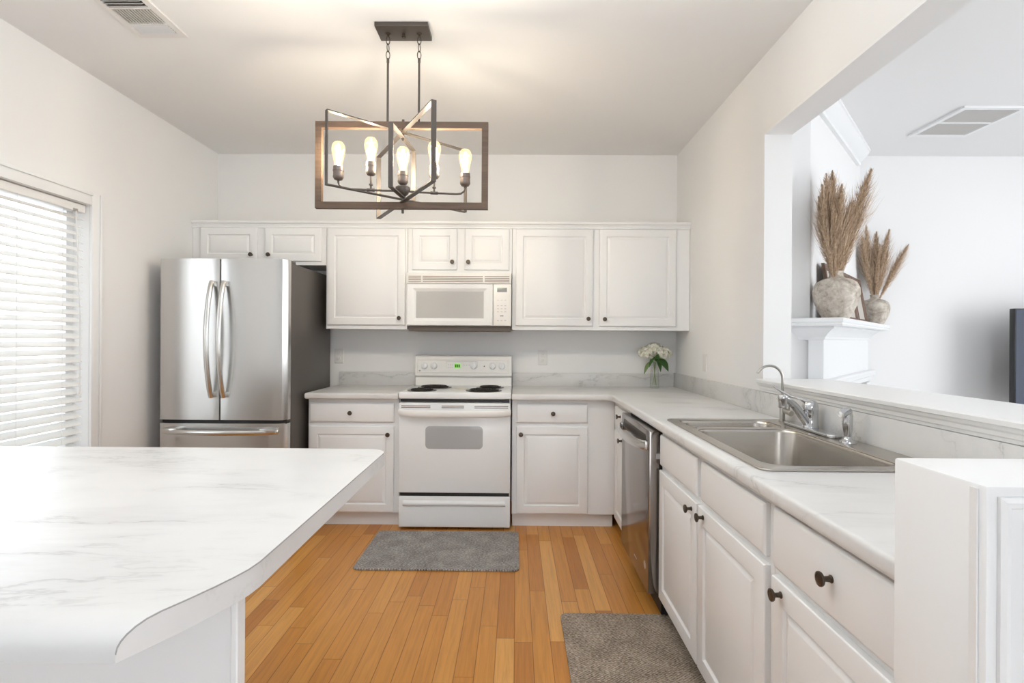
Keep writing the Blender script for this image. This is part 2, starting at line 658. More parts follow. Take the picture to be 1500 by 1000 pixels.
# knee-wall end that closes the counter run
PX, PY0, PY1, PZ = 0.635, 0.722, 0.898, 1.086
m = MB().box(PX, XR + .135, PY0, PY1, 0, PZ, 0.004, 2)
struct('wall_half', m, TRIM, smooth=30)
F = F_south(PY0)
m = MB()
st = [(0, 0.0002), (0, 0.006), (0.006, 0.009), (0.012, 0.007), (0.016, 0.0035), (0.034, 0.0030), (0.038, 0.0075), (0.044, 0.0085), (0.048, 0.0004)]
R = []
for ins, d in st:
    u0, u1, v0, v1 = PX + .014 + ins, XR + .10 - ins, 0.14 + ins, PZ - .014 - ins
    R.append([F(u0, v0, d), F(u1, v0, d), F(u1, v1, d), F(u0, v1, d)])
m.rings(R, cap0=False, cap1=False)
struct('trim_4', m, TRIM, smooth=30)
m = MB().box(PX - .003, PX - .0003, PY0 + .012, PY0 + .024, 0.1, PZ - .006)
struct('trim_5', m, TRIM)

# window in the left wall
m = MB()
cw = 0.07
for y0, y1, z0, z1 in ((WY1, WY1 + cw, WZ0 - .02, WZ1 + cw), (WY0 - cw, WY0, WZ0 - .02, WZ1 + cw), (WY0, WY1, WZ1, WZ1 + cw)):
    m.box(XL + .0005, XL + .016, y0, y1, z0, z1, 0.003)
    if y1 - y0 < .2:
        yo = y1 - .018 if y0 >= WY1 else y0
        m.box(XL + .016, XL + .024, yo, yo + .018, z0, z1, 0.003)
    else:
        m.box(XL + .016, XL + .024, y0, y1, z1 - .018, z1, 0.003)
win = struct('window_1', m, TRIM, smooth=30)
m = MB().box(XL - .02, XL + .055, WY0 - .09, WY1 + .09, WZ0 - .045, WZ0 - .021, 0.006)
m.build('window_sill', TRIM, win)
m = MB()
fx0, fx1 = XL - .135, XL - .09
m.box(fx0, fx1, WY0, WY0 + .045, WZ0, WZ1).box(fx0, fx1, WY1 - .045, WY1, WZ0, WZ1)
m.box(fx0, fx1, WY0 + .045, WY1 - .045, WZ0, WZ0 + .05).box(fx0, fx1, WY0 + .045, WY1 - .045, WZ1 - .04, WZ1)
m.build('window_frame', TRIM, win)
MB().box(fx0 + .02, fx0 + .024, WY0 + .045, WY1 - .045, WZ0 + .05, WZ1 - .04).build('window_pane', PANE, win)

# baseboards
struct('baseboard_left', box(XL + .0005, XL + .015, YR, YB, 0, 0.11, 0.004), TRIM, smooth=30)
struct('baseboard_living', box(WB.x + .02, XLIV, YB - .015, YB - .0005, 0, 0.11, 0.004), TRIM, smooth=30)

# ------------------------------------------------------------------ outside the window
o = struct('ground', box(-12, XL - .15, -3, 9, -0.3, -0.12), GROUNDM)
struct('added_sky_shade', box(-5.0, XL - .16, -1.0, 6.0, 2.75, 2.85), TRIM)  # roof added to keep sky light off the blind slats
for yp_ in (-.9, 5.8):
    struct('added_shade_post', box(-4.95, -4.83, yp_, yp_ + .12, -.12, 2.7495), TRIM)  # posts added to carry the shading roof
m = MB()
for k in range(24):
    z = -0.12 + k * 0.20
    m.prism([(-6.4, z), (-6.37, z), (-6.39, z + .205), (-6.4, z + .205)], 1, -1.9, 8.4)
t = thing('backdrop_house', 'pale clapboard house wall added beyond the window to dim the view outside', 'house', (-6.4, 3, -0.12))  # backdrop wall added to tone down the white behind the blinds
m.build('siding', SIDING, t)
MB().box(-6.7, -6.4005, -2, 8.5, -0.12, 4.70).build('wall', SIDING, t)
for y in (-2, 8.4):
    MB().box(-6.40, -6.35, y, y + .1, -0.12, 4.70).build('corner_board', TRIM, t)
t = thing('outdoor_chair', 'grey outdoor chair standing outside behind the window blinds', 'chair', (-4.5, 3.75, -0.12))
cx, cy = -4.5, 3.75
box(cx - .26, cx + .26, cy - .25, cy + .25, .30, .34, .01).build('seat', CHAIRM, t)
m = MB()
for k in range(5):
    m.box(cx - .30, cx - .275, cy - .24 + k * .1, cy - .16 + k * .1, .34, 1.02, .006)
m.box(cx - .31, cx - .265, cy - .26, cy + .26, .98, 1.06, .008)
m.build('backrest', CHAIRM, t)
for sx in (-1, 1):
    for sy in (-1, 1):
        box(cx + sx * .24 - .022, cx + sx * .24 + .022, cy + sy * .23 - .022, cy + sy * .23 + .022, -.12, .302 if sx < 0 else .56, .004).build('leg', CHAIRM, t)
for sy in (-1, 1):
    box(cx - .30, cx + .30, cy + sy * .25 - .04, cy + sy * .25 + .04, .56, .585, .006).build('armrest', CHAIRM, t)

# ------------------------------------------------------------------ window blind
BX = XL - .045
t = thing('window_blind', 'white horizontal slat blind hanging half open in the window left of the refrigerator', 'blind', (BX, (WY0 + WY1) / 2, WZ1))
box(BX - .026, BX + .028, WY0 + .006, WY1 - .006, WZ1 - .046, WZ1 - .004, .002).build('headrail', BLINDM, t)
pitch = 0.0435
ns = 30
for k in range(ns):
    z = WZ1 - .075 - k * pitch
    sag = 0.0
    M = Matrix.Translation((BX, (WY0 + WY1) / 2, z)) @ Matrix.Rotation(math.radians(33 + random.uniform(-1.5, 1.5)), 4, 'Y')
    M = M @ Matrix.Rotation(math.radians(random.uniform(-.15, .15)), 4, 'X')
    tb = bmesh.new()
    hw = (WY1 - WY0) / 2 - .012
    n = 5
    top, bot = [], []
    for i in range(n):
        a = -0.025 + 0.05 * i / (n - 1)
        cz = 0.0018 * (1 - (a / .025) ** 2)
        top.append((a, cz + .0013))
        bot.append((a, cz - .0013))
    prof = top + bot[::-1]
    v0 = [tb.verts.new((p[0], -hw, p[1])) for p in prof]
    v1 = [tb.verts.new((p[0], hw, p[1])) for p in prof]
    for i in range(len(prof)):
        j = (i + 1) % len(prof)
        tb.faces.new((v0[i], v0[j], v1[j], v1[i]))
    tb.faces.new(v0[::-1])
    tb.faces.new(v1)
    mm = MB()
    mm.merge(tb, M)
    mm.build('slat', BLINDM, t)
zb = WZ1 - .075 - ns * pitch
box(BX - .024, BX + .024, WY0 + .012, WY1 - .012, zb - .008, zb + .010, .002).build('bottom_rail', BLINDM, t)
for y in (WY1 - .15, (WY0 + WY1) / 2, WY0 + .15):
    m = MB()
    for dx in (-.0245, .0255):
        m.tube([(BX + dx, y, WZ1 - .04), (BX + dx, y, zb)], .0009, 5)
    m.build('ladder_cord', CORD, t)
m = MB()
yw = WY1 - .075
m.tube([(BX + .036, yw, WZ1 - .05), (BX + .037, yw + .012, 1.78), (BX + .037, yw + .008, 1.62), (BX + .037, yw + .03, 1.35), (BX + .037, yw + .028, .98)], .0016, 6)
m.tube([(BX + .036, yw - .006, WZ1 - .05), (BX + .040, yw + .004, 1.70), (BX + .040, yw + .020, 1.40), (BX + .040, yw + .018, 1.00)], .0016, 6)
cord = m.build('pull_cord', CORD, t)
for dy, z in ((.028, .95), (.018, .97)):
    MB().lathe([(.002, .03), (.004, .02), (.006, .0), (.004, -.004)], (BX + .037, yw + dy, z), n=10).build('tassel', BLINDM, cord)
m = MB().box(BX + .028, BX + .033, yw - .014, yw - .004, WZ1 - .052, WZ1 - .036).box(BX + .028, BX + .033, yw + .002, yw + .012, WZ1 - .052, WZ1 - .036)
m.build('cord_lock', NICKEL, t)

# ------------------------------------------------------------------ upper cabinets
YU, YUD = 3.89, 3.87       # face frame and door front planes
FU = F_south(YUD)
ZT = 2.10


def upper(name, label, x0, x1, z0, doors, grp=None):
    t = thing(name, label, 'cabinet', ((x0 + x1) / 2, YB, z0))
    MB().box(x0, x1, YU, YB - .001, z0, ZT, .0015, 1).build('body', CAB, t)
    for u0, u1, v0, v1, ku, kv in doors:
        d = raised_door(FU, u0, u1, v0, v1, 0.05).build('door', CAB, t, smooth=25)
        knob(FU, ku, kv, d)
    return t


upper('wall_cabinet', 'low white two-door wall cabinet directly above the stainless refrigerator', XL + .002, -1.394, 1.815,
      [(-2.309, -1.896, 1.842, 2.085, -1.932, 1.886), (-1.838, -1.424, 1.842, 2.085, -1.804, 1.886)])
upper('wall_cabinet', 'tall white single-door wall cabinet between refrigerator and microwave', -1.392, -0.797, 1.349,
      [(-1.378, -0.812, 1.381, 2.083, -0.850, 1.430)])
upper('wall_cabinet', 'short white two-door wall cabinet directly above the microwave', -0.795, -0.033, 1.757,
      [(-0.760, -0.434, 1.785, 2.082, -0.466, 1.839), (-0.378, -0.054, 1.785, 2.082, -0.350, 1.839)])
upper('wall_cabinet', 'wide white two-door wall cabinet at the right end, next to the wall corner', -0.031, XR - .002, 1.350,
      [(-0.004, 0.554, 1.381, 2.082, 0.522, 1.432), (0.604, 1.157, 1.381, 2.082, 0.640, 1.430)])
prof = [(YU, ZT + .0005), (YU - .003, ZT + .0005), (YU - .008, ZT + .006), (YU - .010, ZT + .014), (YU - .020, ZT + .020), (YU - .024, ZT + .030), (YU - .024, ZT + .036), (YB - .001, ZT + .036), (YB - .001, ZT + .0005)]
m = MB().prism(prof, 0, XL + .001, XR - .001)
m.box(XL + .001, XR - .001, YU - .010, YU - .0005, 2.088, ZT)
struct('trim_6', m, CAB, smooth=30)

# ------------------------------------------------------------------ microwave
t = thing('microwave', 'white over-the-range microwave oven mounted above the stove', 'microwave', (-0.414, 4.0, 1.372))
MX0, MX1, MY = -0.791, -0.036, 3.822
box(MX0, MX1, MY + .03, YB - .001, 1.376, 1.756, .003).build('body', APPLW, t)
box(MX0 + .012, MX1 - .006, MY + .035, YB - .01, 1.338, 1.3755, .002).build('underside_hood', mat('hood_underside', (0.13, 0.105, 0.09), 0.5), t)
m = MB().box(MX0, MX1, MY, MY + .03, 1.679, 1.756, .004)
vg = m.build('vent_grille', APPLW, t)
m = MB()
for a, b in ((MX0 + .015, MX0 + .105), (MX0 + .118, MX1 - .205), (MX1 - .192, MX1 - .015)):
    for k in range(4):
        z = 1.690 + k * .0125
        m.box(a, b, MY - .0012, MY + .004, z, z + .0052)
m.build('slot', mat('vent_slot_brown', (0.28, 0.22, 0.19), 0.7), vg)
FM = F_south(MY)
xd = MX1 - .132
R = [(0, -.028), (0, -.004), (.004, 0), (.040, .0), (.062, -.010), (.066, -.012)]
m = MB()
rr = []
for ins, d in R:
    i2 = ins * .78
    rr.append([FM(MX0 + .002 + ins, 1.378 + i2, d), FM(xd - ins, 1.378 + i2, d), FM(xd - ins, 1.676 - i2, d), FM(MX0 + .002 + ins, 1.676 - i2, d)])
m.rings(rr)
d = m.build('door', APPL, t, smooth=25)
i2 = .0675 * .78
MB().box(MX0 + .002 + .0675, xd - .0675, MY + .0105, MY + .0118, 1.378 + i2, 1.676 - i2).build('window', MWGLASS, d)
box(xd - .022, xd - .010, MY - .010, MY + .002, 1.39, 1.425, .003).build('latch_grip', APPLW, d)
cp = box(xd + .003, MX1, MY, MY + .029, 1.378, 1.676, .003).build('control_panel', APPLW, t)
box(xd + .030, xd + .100, MY - .002, MY + .002, 1.620, 1.650, .001).build('display', mat('lcd_grey', (0.30, 0.32, 0.31), 0.2), cp)
KEYM = mat('pale_key', (0.66, 0.63, 0.59), .5)
for zk, hk in ((1.475, .006), (1.497, .006), (1.519, .006), (1.560, .004), (1.412, .006)):
    for c_ in range(3):
        box(xd + .030 + c_ * .026, xd + .044 + c_ * .026, MY - .0012, MY + .002, zk, zk + hk).build('key', KEYM, cp, smooth=0)
box(xd + .052, xd + .076, MY - .0016, MY + .002, 1.444, 1.454).build('start_key', PRINT, cp)

# ------------------------------------------------------------------ range
RX0, RX1, RY = -0.786, -0.030, 3.560
t = thing('electric_range', 'white freestanding electric stove with coil burners between the base cabinets', 'stove', ((RX0 + RX1) / 2, RY, 0))
box(RX0 + .004, RX1 - .004, RY + .04, 4.20, .03, .885, .002).build('body', APPL, t)
for x in (RX0 + .06, RX1 - .06):
    for y in (RY + .09, 4.12):
        MB().lathe([(.02, 0), (.02, .012), (.01, .014), (.01, .032)], (x, y, 0), n=14).build('foot', BLACK, t)
ct = box(RX0, RX1, RY + .004, 4.11, .878, .922, .008, 3).build('cooktop', APPL, t)
box(RX0 + .012, RX1 - .012, RY + .014, RY + .05, .858, .880).build('vent_gap', BLACK, t)
BOWLM = mat('burner_bowl', (.05, .046, .045), .3, .6)
for x, y, r in ((-.652, 3.70, .080), (-.600, 3.945, .104), (-.222, 3.705, .104), (-.190, 3.95, .080)):
    b = MB().lathe([(r + .022, .0), (r + .020, .004), (r + .006, .004), (r * .9, .0005), (.02, .0005)], (x, y, .9218), n=36, cap1=True).build('drip_pan', BOWLM, t)
    pts = []
    turns = 4 if r < .09 else 5
    N = turns * 26
    for i in range(N):
        a = 2 * PI * i / 26
        rr_ = .016 + (r - .016) * i / (N - 1)
        pts.append((x + rr_ * math.cos(a), y + rr_ * math.sin(a), .9305))
    MB().tube(pts, .0047, 6).build('coil', COIL, b)
MB().lathe([(.06, .0), (.06, .0006), (.001, .0007)], (-.40, 3.83, .9218), n=28).build('worn_patch', mat('worn_enamel', (.66, .58, .46), .5), ct)
# back guard
bgp = [(4.11, .905), (4.125, .985), (4.105, .992), (4.098, 1.000), (4.112, 1.128), (4.122, 1.146), (4.14, 1.152), (4.20, 1.152), (4.20, .905)]
m = MB()
m.prism(bgp, 0, RX0 + .010, RX1 - .004)
bgd = m.build('backguard', APPLW, t, smooth=30)


def bgf(z):        # front plane of the control panel
    return 4.098 + (z - 1.0) * (4.112 - 4.098) / .128


FB = lambda u, v, n: (u, bgf(v) - n, v)
m = MB()
rr = []
for ins, d_ in ((0, -.002), (0, .004), (.003, .006), (.010, .006), (.013, .003)):
    rr.append([FB(RX0 + .026 + ins, 1.018 + ins, d_), FB(RX1 - .022 - ins, 1.018 + ins, d_), FB(RX1 - .022 - ins, 1.128 - ins, d_), FB(RX0 + .026 + ins, 1.128 - ins, d_)])
m.rings(rr)
fas = m.build('fascia', APPLW, bgd, smooth=30)
for x in (-.706, -.632, -.326, -.180, -.108):
    c = Vector(FB(x, 1.074, .003))
    k = MB().lathe([(.028, 0), (.028, .003), (.024, .005), (.0225, .018), (.020, .020), (.001, .020)], c, (0, -1, .1), 24)
    k.box(x - .0035, x + .0035, c.y - .026, c.y - .018, 1.052, 1.096, .001)
    k.build('knob', APPL, t)
m = MB()
z0, z1 = 1.040, 1.106
for a, b, c_, d_ in ((-.540, -.295, z0, z0 + .0012), (-.540, -.295, z1, z1 + .0012), (-.540, -.5388, z0, z1), (-.2962, -.295, z0, z1)):
    m.box(a, b, bgf(1.07) - .0042, bgf(1.07) + .002, c_, d_)
for i in range(3):
    for j in range(2):
        m.box(-.526 + i * .016, -.516 + i * .016, bgf(1.07) - .0042, bgf(1.07) + .002, 1.058 + j * .022, 1.062 + j * .022)
        m.box(-.405 + i * .020, -.395 + i * .020, bgf(1.07) - .0042, bgf(1.07) + .002, 1.052 + j * .026, 1.057 + j * .026)
m.build('key_outline', mat('lilac_print', (.56, .53, .58), .5), t)
dsp = box(-.474, -.428, bgf(1.074) - .006, bgf(1.074) + .002, 1.058, 1.090).build('clock_display', DISPG, t)
m = MB()
for i in range(3):
    m.box(-.469 + i * .0135, -.459 + i * .0135, bgf(1.074) - .0068, bgf(1.074) - .0055, 1.064, 1.084)
m.build('digit', DISPD, dsp)
MB().lathe([(.0045, 0), (.0045, .003), (.001, .0035)], FB(-.244, 1.072, .003), (0, -1, 0), 12).build('indicator_light', mat('indicator_red', (.12, .02, .02), .3), t)
MB().lathe([(.007, 0), (.007, .0015), (.001, .0016)], FB(RX0 + .045, 1.034, .003), (0, -1, 0), 16).build('round_emblem', PRINT, t)
# oven door
m = MB().box(RX0 + .004, RX1 - .004, RY, RY + .038, .250, .852, .006, 3)
od = m.build('oven_door', APPL, t)
o2 = slab(rrect(-.604, -.219, .545, .697, .028), -.001, .001, .0004)
m = MB()
m.merge(o2, Matrix.Translation((0, RY - .0004, 0)) @ Matrix.Rotation(PI / 2, 4, 'X'))
m.build('oven_window', GREYGLASS, od)
m = MB()
for a, b in ((RX0 + .02, RX0 + .215), (RX0 + .29, RX0 + .44), (RX0 + .51, RX1 - .02)):
    for k in range(2):
        m.box(a, b, RY - .0008, RY + .003, .818 + k * .011, .8235 + k * .011)
m.build('vent_slot', mat('slot_brown', (.22, .16, .13), .7), od)
m = MB()
pts, rs = [], []
for i in range(15):
    u = i / 14
    x = RX0 + .006 + (RX1 - RX0 - .012) * u
    e_ = min(u, 1 - u)
    out = .042 * (1 - (1 - min(e_ / .14, 1)) ** 2) + .004
    pts.append((x, RY - out, .785 + .006 * (1 - min(e_ / .1, 1))))
    rs.append((.0245 - .004 * (1 - min(e_ / .1, 1)), .011))
m.tube(pts, rs, 14, squash=(0, 0, 1))
m.build('oven_handle', APPLW, od)
m = MB().box(RX0 + .004, RX1 - .004, RY, RY + .038, .020, .226, .006, 3)
sd = m.build('storage_drawer', APPL, t)
m = MB()
pr = [(RY - .0, .200), (RY - .013, .192), (RY - .018, .180), (RY - .010, .168), (RY + .002, .160), (RY + .003, .200)]
m.prism(pr, 0, RX0 + .035, RX1 - .035)
m.build('grip_lip', APPL, sd, smooth=60)
box(RX0 + .012, RX1 - .012, RY + .012, RY + .05, .224, .252).build('shadow_gap', BLACK, t)

# ------------------------------------------------------------------ refrigerator
FX0, FX1, FY = -2.262, -1.447, 3.352
t = thing('refrigerator', 'stainless steel french-door refrigerator standing beside the left wall', 'refrigerator', ((FX0 + FX1) / 2, 3.8, 0))
box(FX0 + .006, FX1, 3.425, 4.14, .03, 1.762, .006).build('body', SIDE, t)
for x in (FX0 + .08, FX1 - .08):
    for y in (3.50, 4.06):
        MB().lathe([(.02, 0), (.02, .032)], (x, y, 0), n=12).build('foot', BLACK, t)
xc = (FX0 + FX1) / 2 - .01
hw = (FX1 - FX0) / 2


def curved_front(x0, x1, z0, z1, name, yb=3.420):
    N = 14
    m = MB()
    fr = []
    for i in range(N + 1):
        x = x0 + (x1 - x0) * i / N
        y = FY + .005 * ((x - xc) / hw) ** 2 + .016 * abs((x - xc) / hw) ** 30
        fr.append((x, y))
    e = .006
    fr[0] = (x0, fr[0][1] + e)
    fr[-1] = (x1, fr[-1][1] + e)
    fr.insert(1, (x0 + e * .4, fr[0][1] - e * .7))
    fr.insert(-1, (x1 - e * .4, fr[-1][1] - e * .7))
    prof = fr + [(x1, yb), (x0, yb)]
    m.rings([[(p[0], p[1], z0) for p in prof], [(p[0], p[1], z1) for p in prof]])
    return m.build(name, STEEL, t, smooth=30)


xm = -1.873
dl = curved_front(FX0, xm - .003, .760, 1.780, 'door')
dr = curved_front(xm + .004, FX1 - .004, .760, 1.780, 'door')
fz = curved_front(FX0, FX1 - .004, .09, .738, 'freezer_drawer')
box(FX0 + .01, FX1 - .01, 3.378, 3.424, .735, .765).build('door_gasket', BLACK, t)
box(xm - .002, xm + .003, 3.37, 3.424, .765, 1.775).build('door_gasket', BLACK, t)
box(FX0 + .02, FX1 - .02, 3.40, 3.43, .03, .088, .003).build('toe_grille', SIDE, t)
for xh, d in ((-1.915, dl), (-1.838, dr)):
    pts, rs = [], []
    for i in range(21):
        u = i / 20
        z = .905 + .730 * u
        y = FY - .018 - .062 * math.sin(PI * u) ** 0.75
        pts.append((xh, y, z))
        rs.append((.0155, .0125))
    h = MB().tube(pts, rs, 14, squash=(1, 0, 0))
    for z in (.92, 1.62):
        h.box(xh - .012, xh + .012, FY - .024, FY + .006, z - .016, z + .016, .003)
    h.build('handle', STEELH, d)
pts, rs = [], []
for i in range(21):
    u = i / 20
    x = FX0 + .045 + .72 * u
    y = FY + .012 - .022 - .058 * math.sin(PI * u) ** 0.6
    pts.append((x, y, .690))
    rs.append((.0165, .0125))
h = MB().tube(pts, rs, 14, squash=(0, 0, 1))
for x in (FX0 + .095, FX0 + .715):
    h.box(x - .05, x + .05, FY - .048, FY + .02, .684, .712, .004)
h.build('handle', STEELH, fz)
for x in (FX0 + .05, FX1 - .05):
    box(x - .035, x + .035, 3.40, 3.52, 1.762, 1.786, .006).build('hinge_cover', SIDE, t)

# ------------------------------------------------------------------ base cabinets on the back wall
YF = 3.62
FS = F_south(3.601)


def base_south(name, label, x0, x1, draw, door, filler=None):
    t = thing(name, label, 'cabinet', ((x0 + x1) / 2, YF, 0))
    MB().box(x0, x1, YF, YB - .001, .095, .871, .0015, 1).build('body', CAB, t)
    MB().box(x0 + .004, x1 - .004, YF + .045, YB - .1, 0, .0945).build('toe_kick', CAB, t)
    d = drawer_front(FS, *draw[:4]).build('drawer', CAB, t, smooth=25)
    knob(FS, draw[4], draw[5], d)
    d = raised_door(FS, *door[:4]).build('door', CAB, t, smooth=25)
    knob(FS, door[4], door[5], d)
    return t


base_south('base_cabinet', 'white base cabinet with one drawer and one door between refrigerator and stove', -1.412, -0.792,
           (-1.400, -0.825, .713, .843, -1.118, .777), (-1.400, -0.825, .105, .684, -0.862, .632))
base_south('base_cabinet', 'white base cabinet with one drawer and one door just right of the stove', -0.024, 0.672,
           (0.006, 0.488, .716, .845, .252, .782), (0.006, 0.488, .105, .690, .036, .640))

# ------------------------------------------------------------------ base cabinets along the sink wall
XF = 0.675
FW = F_west(0.656)


def base_west(label, y0, y1, draws, doors, x1=XR - .002):
    t = thing('base_cabinet', label, 'cabinet', (XF, (y0 + y1) / 2, 0))
    m = MB()
    m.box(XF, XF + .018, y0, y1, .095, .871).box(XF + .018, x1, y0, y0 + .016, .095, .871).box(XF + .018, x1, y1 - .016, y1, .095, .871)
    m.box(XF + .018, x1, y0 + .016, y1 - .016, .095, .113)
    m.build('body', CAB, t)
    MB().box(XF + .06, XF + .08, y0 + .001, y1 - .001, 0, .0945).build('toe_kick', CAB, t)
    for u0, u1, v0, v1, k in draws:
        d = drawer_front(FW, u0, u1, v0, v1).build('drawer', CAB, t, smooth=25)
        if k:
            knob(FW, k[0], k[1], d)
    for u0, u1, v0, v1, k in doors:
        d = raised_door(FW, u0, u1, v0, v1, .058).build('door', CAB, t, smooth=25)
        if k:
            knob(FW, k[0], k[1], d)
    return t


base_west('narrow white base cabinet in the inner corner, left of the stainless dishwasher', 3.075, 3.6190,
          [(3.10, 3.54, .716, .845, (3.335, .800))], [(3.10, 3.54, .105, .690, (3.290, .658))])
base_west('wide white sink base cabinet with two doors, right of the dishwasher', 1.386, 2.449,
          [(1.945, 2.432, .712, .851, None), (1.412, 1.894, .712, .851, None)],
          [(1.932, 2.436, .108, .690, (1.985, .655)), (1.408, 1.920, .108, .690, (1.862, .663))])
base_west('white base cabinet with a drawer and a door, right against the half wall', 0.902, 1.384,
          [(0.914, 1.364, .704, .858, (1.108, .788))], [(0.914, 1.366, .108, .684, (1.316, .655))])

# ------------------------------------------------------------------ dishwasher
DY0, DY1, DX = 2.452, 3.071, 0.612
t = thing('dishwasher', 'stainless steel dishwasher between the white cabinets under the counter', 'dishwasher', (DX, (DY0 + DY1) / 2, 0))
box(XF, XR - .04, DY0 + .004, DY1 - .004, .02, .862).build('tub', BLACK, t)
box(XF + .02, XF + .05, DY0 + .006, DY1 - .006, 0, .10).build('toe_panel', BLACK, t)
d = box(DX, XF - .012, DY0, DY1, .112, .864, .006, 3).build('door', DWM, t)
box(XF - .0118, XF - .0005, DY0 + .003, DY1 - .003, .115, .868).build('seal', BLACK, t)
pts, rs = [], []
for i in range(19):
    u = i / 18
    y = DY0 + .022 + (DY1 - DY0 - .044) * u
    e_ = math.sin(PI * u) ** .7
    pts.append((DX - .006 - .046 * e_, y, .792 - .006 * e_))
    rs.append((.022, .007))
m = MB().tube(pts, rs, 12, squash=(0, 0, 1))
for y in (DY0 + .03, DY1 - .03):
    m.box(DX - .012, DX + .002, y - .012, y + .012, .772, .812, .003)
m.build('handle', STEELH, d)
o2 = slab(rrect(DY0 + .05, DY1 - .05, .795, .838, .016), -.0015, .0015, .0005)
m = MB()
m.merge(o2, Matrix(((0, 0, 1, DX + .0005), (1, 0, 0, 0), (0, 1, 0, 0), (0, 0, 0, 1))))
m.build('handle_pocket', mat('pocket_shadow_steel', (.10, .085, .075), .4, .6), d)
MB().box(DX - .0008, DX + .001, 2.68, 2.735, .180, .186).build('nameplate', mat('silver_print', (.62, .58, .55), .3, .6), d)
m = MB().lathe([(.019, 0), (.019, .001), (.001, .0012)], (DX, 2.51, .225), (-1, 0, 0), 20)
m.build('round_sticker', mat('pale_sticker', (.48, .35, .28), .5), d)
box(XF - .03, XF - .002, DY0 - .0035, DY0 - .0005, .735, .760).build('mounting_tab', PRINT, t)

# ------------------------------------------------------------------ countertops
CT0, CT1 = .872, .914
m = MB()
m.merge(slab([(-1.418, 3.563), (-.7895, 3.563), (-.7895, YB - .001), (-1.418, YB - .001)], CT0, CT1, .012))
t = thing('countertop', 'short white marbled countertop between the refrigerator and the stove', 'countertop', (-1.1, 3.9, CT0))
m.build('worktop', MARBLE, t)
box(-1.395, -.7895, YB - .021, YB - .0015, CT1 - .001, 1.019, .003).build('backsplash', MARBLE, t)

SX0, SX1, SY0, SY1 = .69, 1.238, 1.497, 2.462
arc = [(.585 + .055 * math.sin(a), 3.508 + .055 * math.cos(a)) for a in [PI / 2 * i / 6 for i in range(7)]]
outl = [(-.0265, YB - .001), (-.0265, 3.563)] + arc + [(.640, .902), (XR - .001, .902), (XR - .001, YB - .001)]
hole = rrect(SX0 + .018, SX1 - .02, SY0 + .02, SY1 - .02, .03)
m = MB()
m.merge(slab(outl, CT0, CT1, .012, [hole]))
t = thing('countertop', 'long L-shaped white marbled countertop running around the corner to the sink', 'countertop', (.9, 3.9, CT0))
m.build('worktop', MARBLE, t)
m = MB().box(-.0265, XR - .0215, YB - .021, YB - .0015, CT1 - .001, 1.019, .003)
m.box(XR - .021, XR - .0015, .902, YB - .0015, CT1 - .001, 1.024, .003)
m.build('backsplash', MARBLE, t)

# ------------------------------------------------------------------ sink
t = thing('kitchen_sink', 'stainless steel double-bowl drop-in sink set in the right countertop', 'sink', ((SX0 + SX1) / 2, (SY0 + SY1) / 2, .914))
bowls = [(.732, 1.132, 1.545, 2.196, .07, .735), (.732, 1.132, 2.232, 2.425, .06, .765)]
m = MB()
m.merge(slab(rrect(SX0, SX1, SY0, SY1, .035, 8), .9142, .9205, .0028, [rrect(b[0], b[1], b[2], b[3], b[4], 8) for b in bowls]))
m.build('rim', SINKM, t)
for x0, x1, y0, y1, r, zf in bowls:
    R = []
    for ins, z in ((-.004, .9190), (0, .9150), (.003, .905), (.010, zf + .04), (.020, zf + .012), (.045, zf)):
        R.append([(p[0], p[1], z) for p in rrect(x0 + ins, x1 - ins, y0 + ins, y1 - ins, max(r - ins * .5, .02), 8)])
    # inner and outer skin so the bowl has a wall
    m = MB()
    m.rings(R, True, False, True)
    R2 = [[(p[0], p[1], z - .002) for p in rrect(x0 + i_ - .003, x1 - i_ + .003, y0 + i_ - .003, y1 - i_ + .003, max(r - i_ * .5, .02), 8)] for i_, z in ((0, .915), (.010, zf + .04), (.045, zf))]
    m.rings(R2, True, False, True)
    b = m.build('bowl', SINKM, t, smooth=60)
    MB().lathe([(.043, .0), (.043, .002), (.034, .002), (.030, -.001), (.001, -.001)], ((x0 + x1) / 2, (y0 + y1) / 2, zf + .0012), n=24).build('drain', CHROME, b)
for y in (2.205, 2.40):
    MB().box(.735, .75, y - .004, y + .004, .9205, .9225, .001).build('clip_mark', CHROME, t)

ZD = .9208
# main faucet
fx, fy = 1.190, 2.160
t = thing('kitchen_faucet', 'chrome single-lever faucet on a long base plate behind the sink bowls', 'faucet', (fx, fy, ZD))
m = MB()
m.merge(slab(rrect(fx - .030, fx + .030, 1.975, 2.335, .0295, 8), ZD, ZD + .013, .005))
m.build('base_plate', CHROME, t)
MB().lathe([(.031, .012), (.031, .018), (.0285, .022), (.0285, .074), (.030, .078), (.030, .086)], (fx, fy, ZD), n=28).build('body', CHROME, t)
cap = MB().lathe([(.0305, .0865), (.0305, .096), (.027, .110), (.017, .120), (.001, .123)], (fx, fy, ZD), n=28).build('cap', CHROME, t)
L = [(-.005, .0, .108), (-.030, .012, .124), (-.060, .030, .134), (-.090, .050, .150), (-.118, .066, .172)]
m = MB().tube([(fx + a, fy + b, ZD + c) for a, b, c in L], [(.016, .010), (.012, .007), (.009, .0055), (.010, .005), (.012, .005)], 12, squash=(.4, .9, 0))
m.build('lever', CHROME, cap)
S = [(-.012, -.004, .028), (-.040, -.014, .060), (-.075, -.028, .098), (-.105, -.042, .122), (-.135, -.056, .134)]
sp = MB().tube([(fx + a, fy + b, ZD + c) for a, b, c in S], [.017, .0165, .015, .0135, .013], 14).build('spout', CHROME, t)
MB().lathe([(.0145, -.032), (.0165, -.030), (.0165, -.004), (.018, 0), (.018, .012), (.016, .016), (.001, .017)], (fx - .140, fy - .058, ZD + .130), n=22).build('aerator', CHROME, sp)
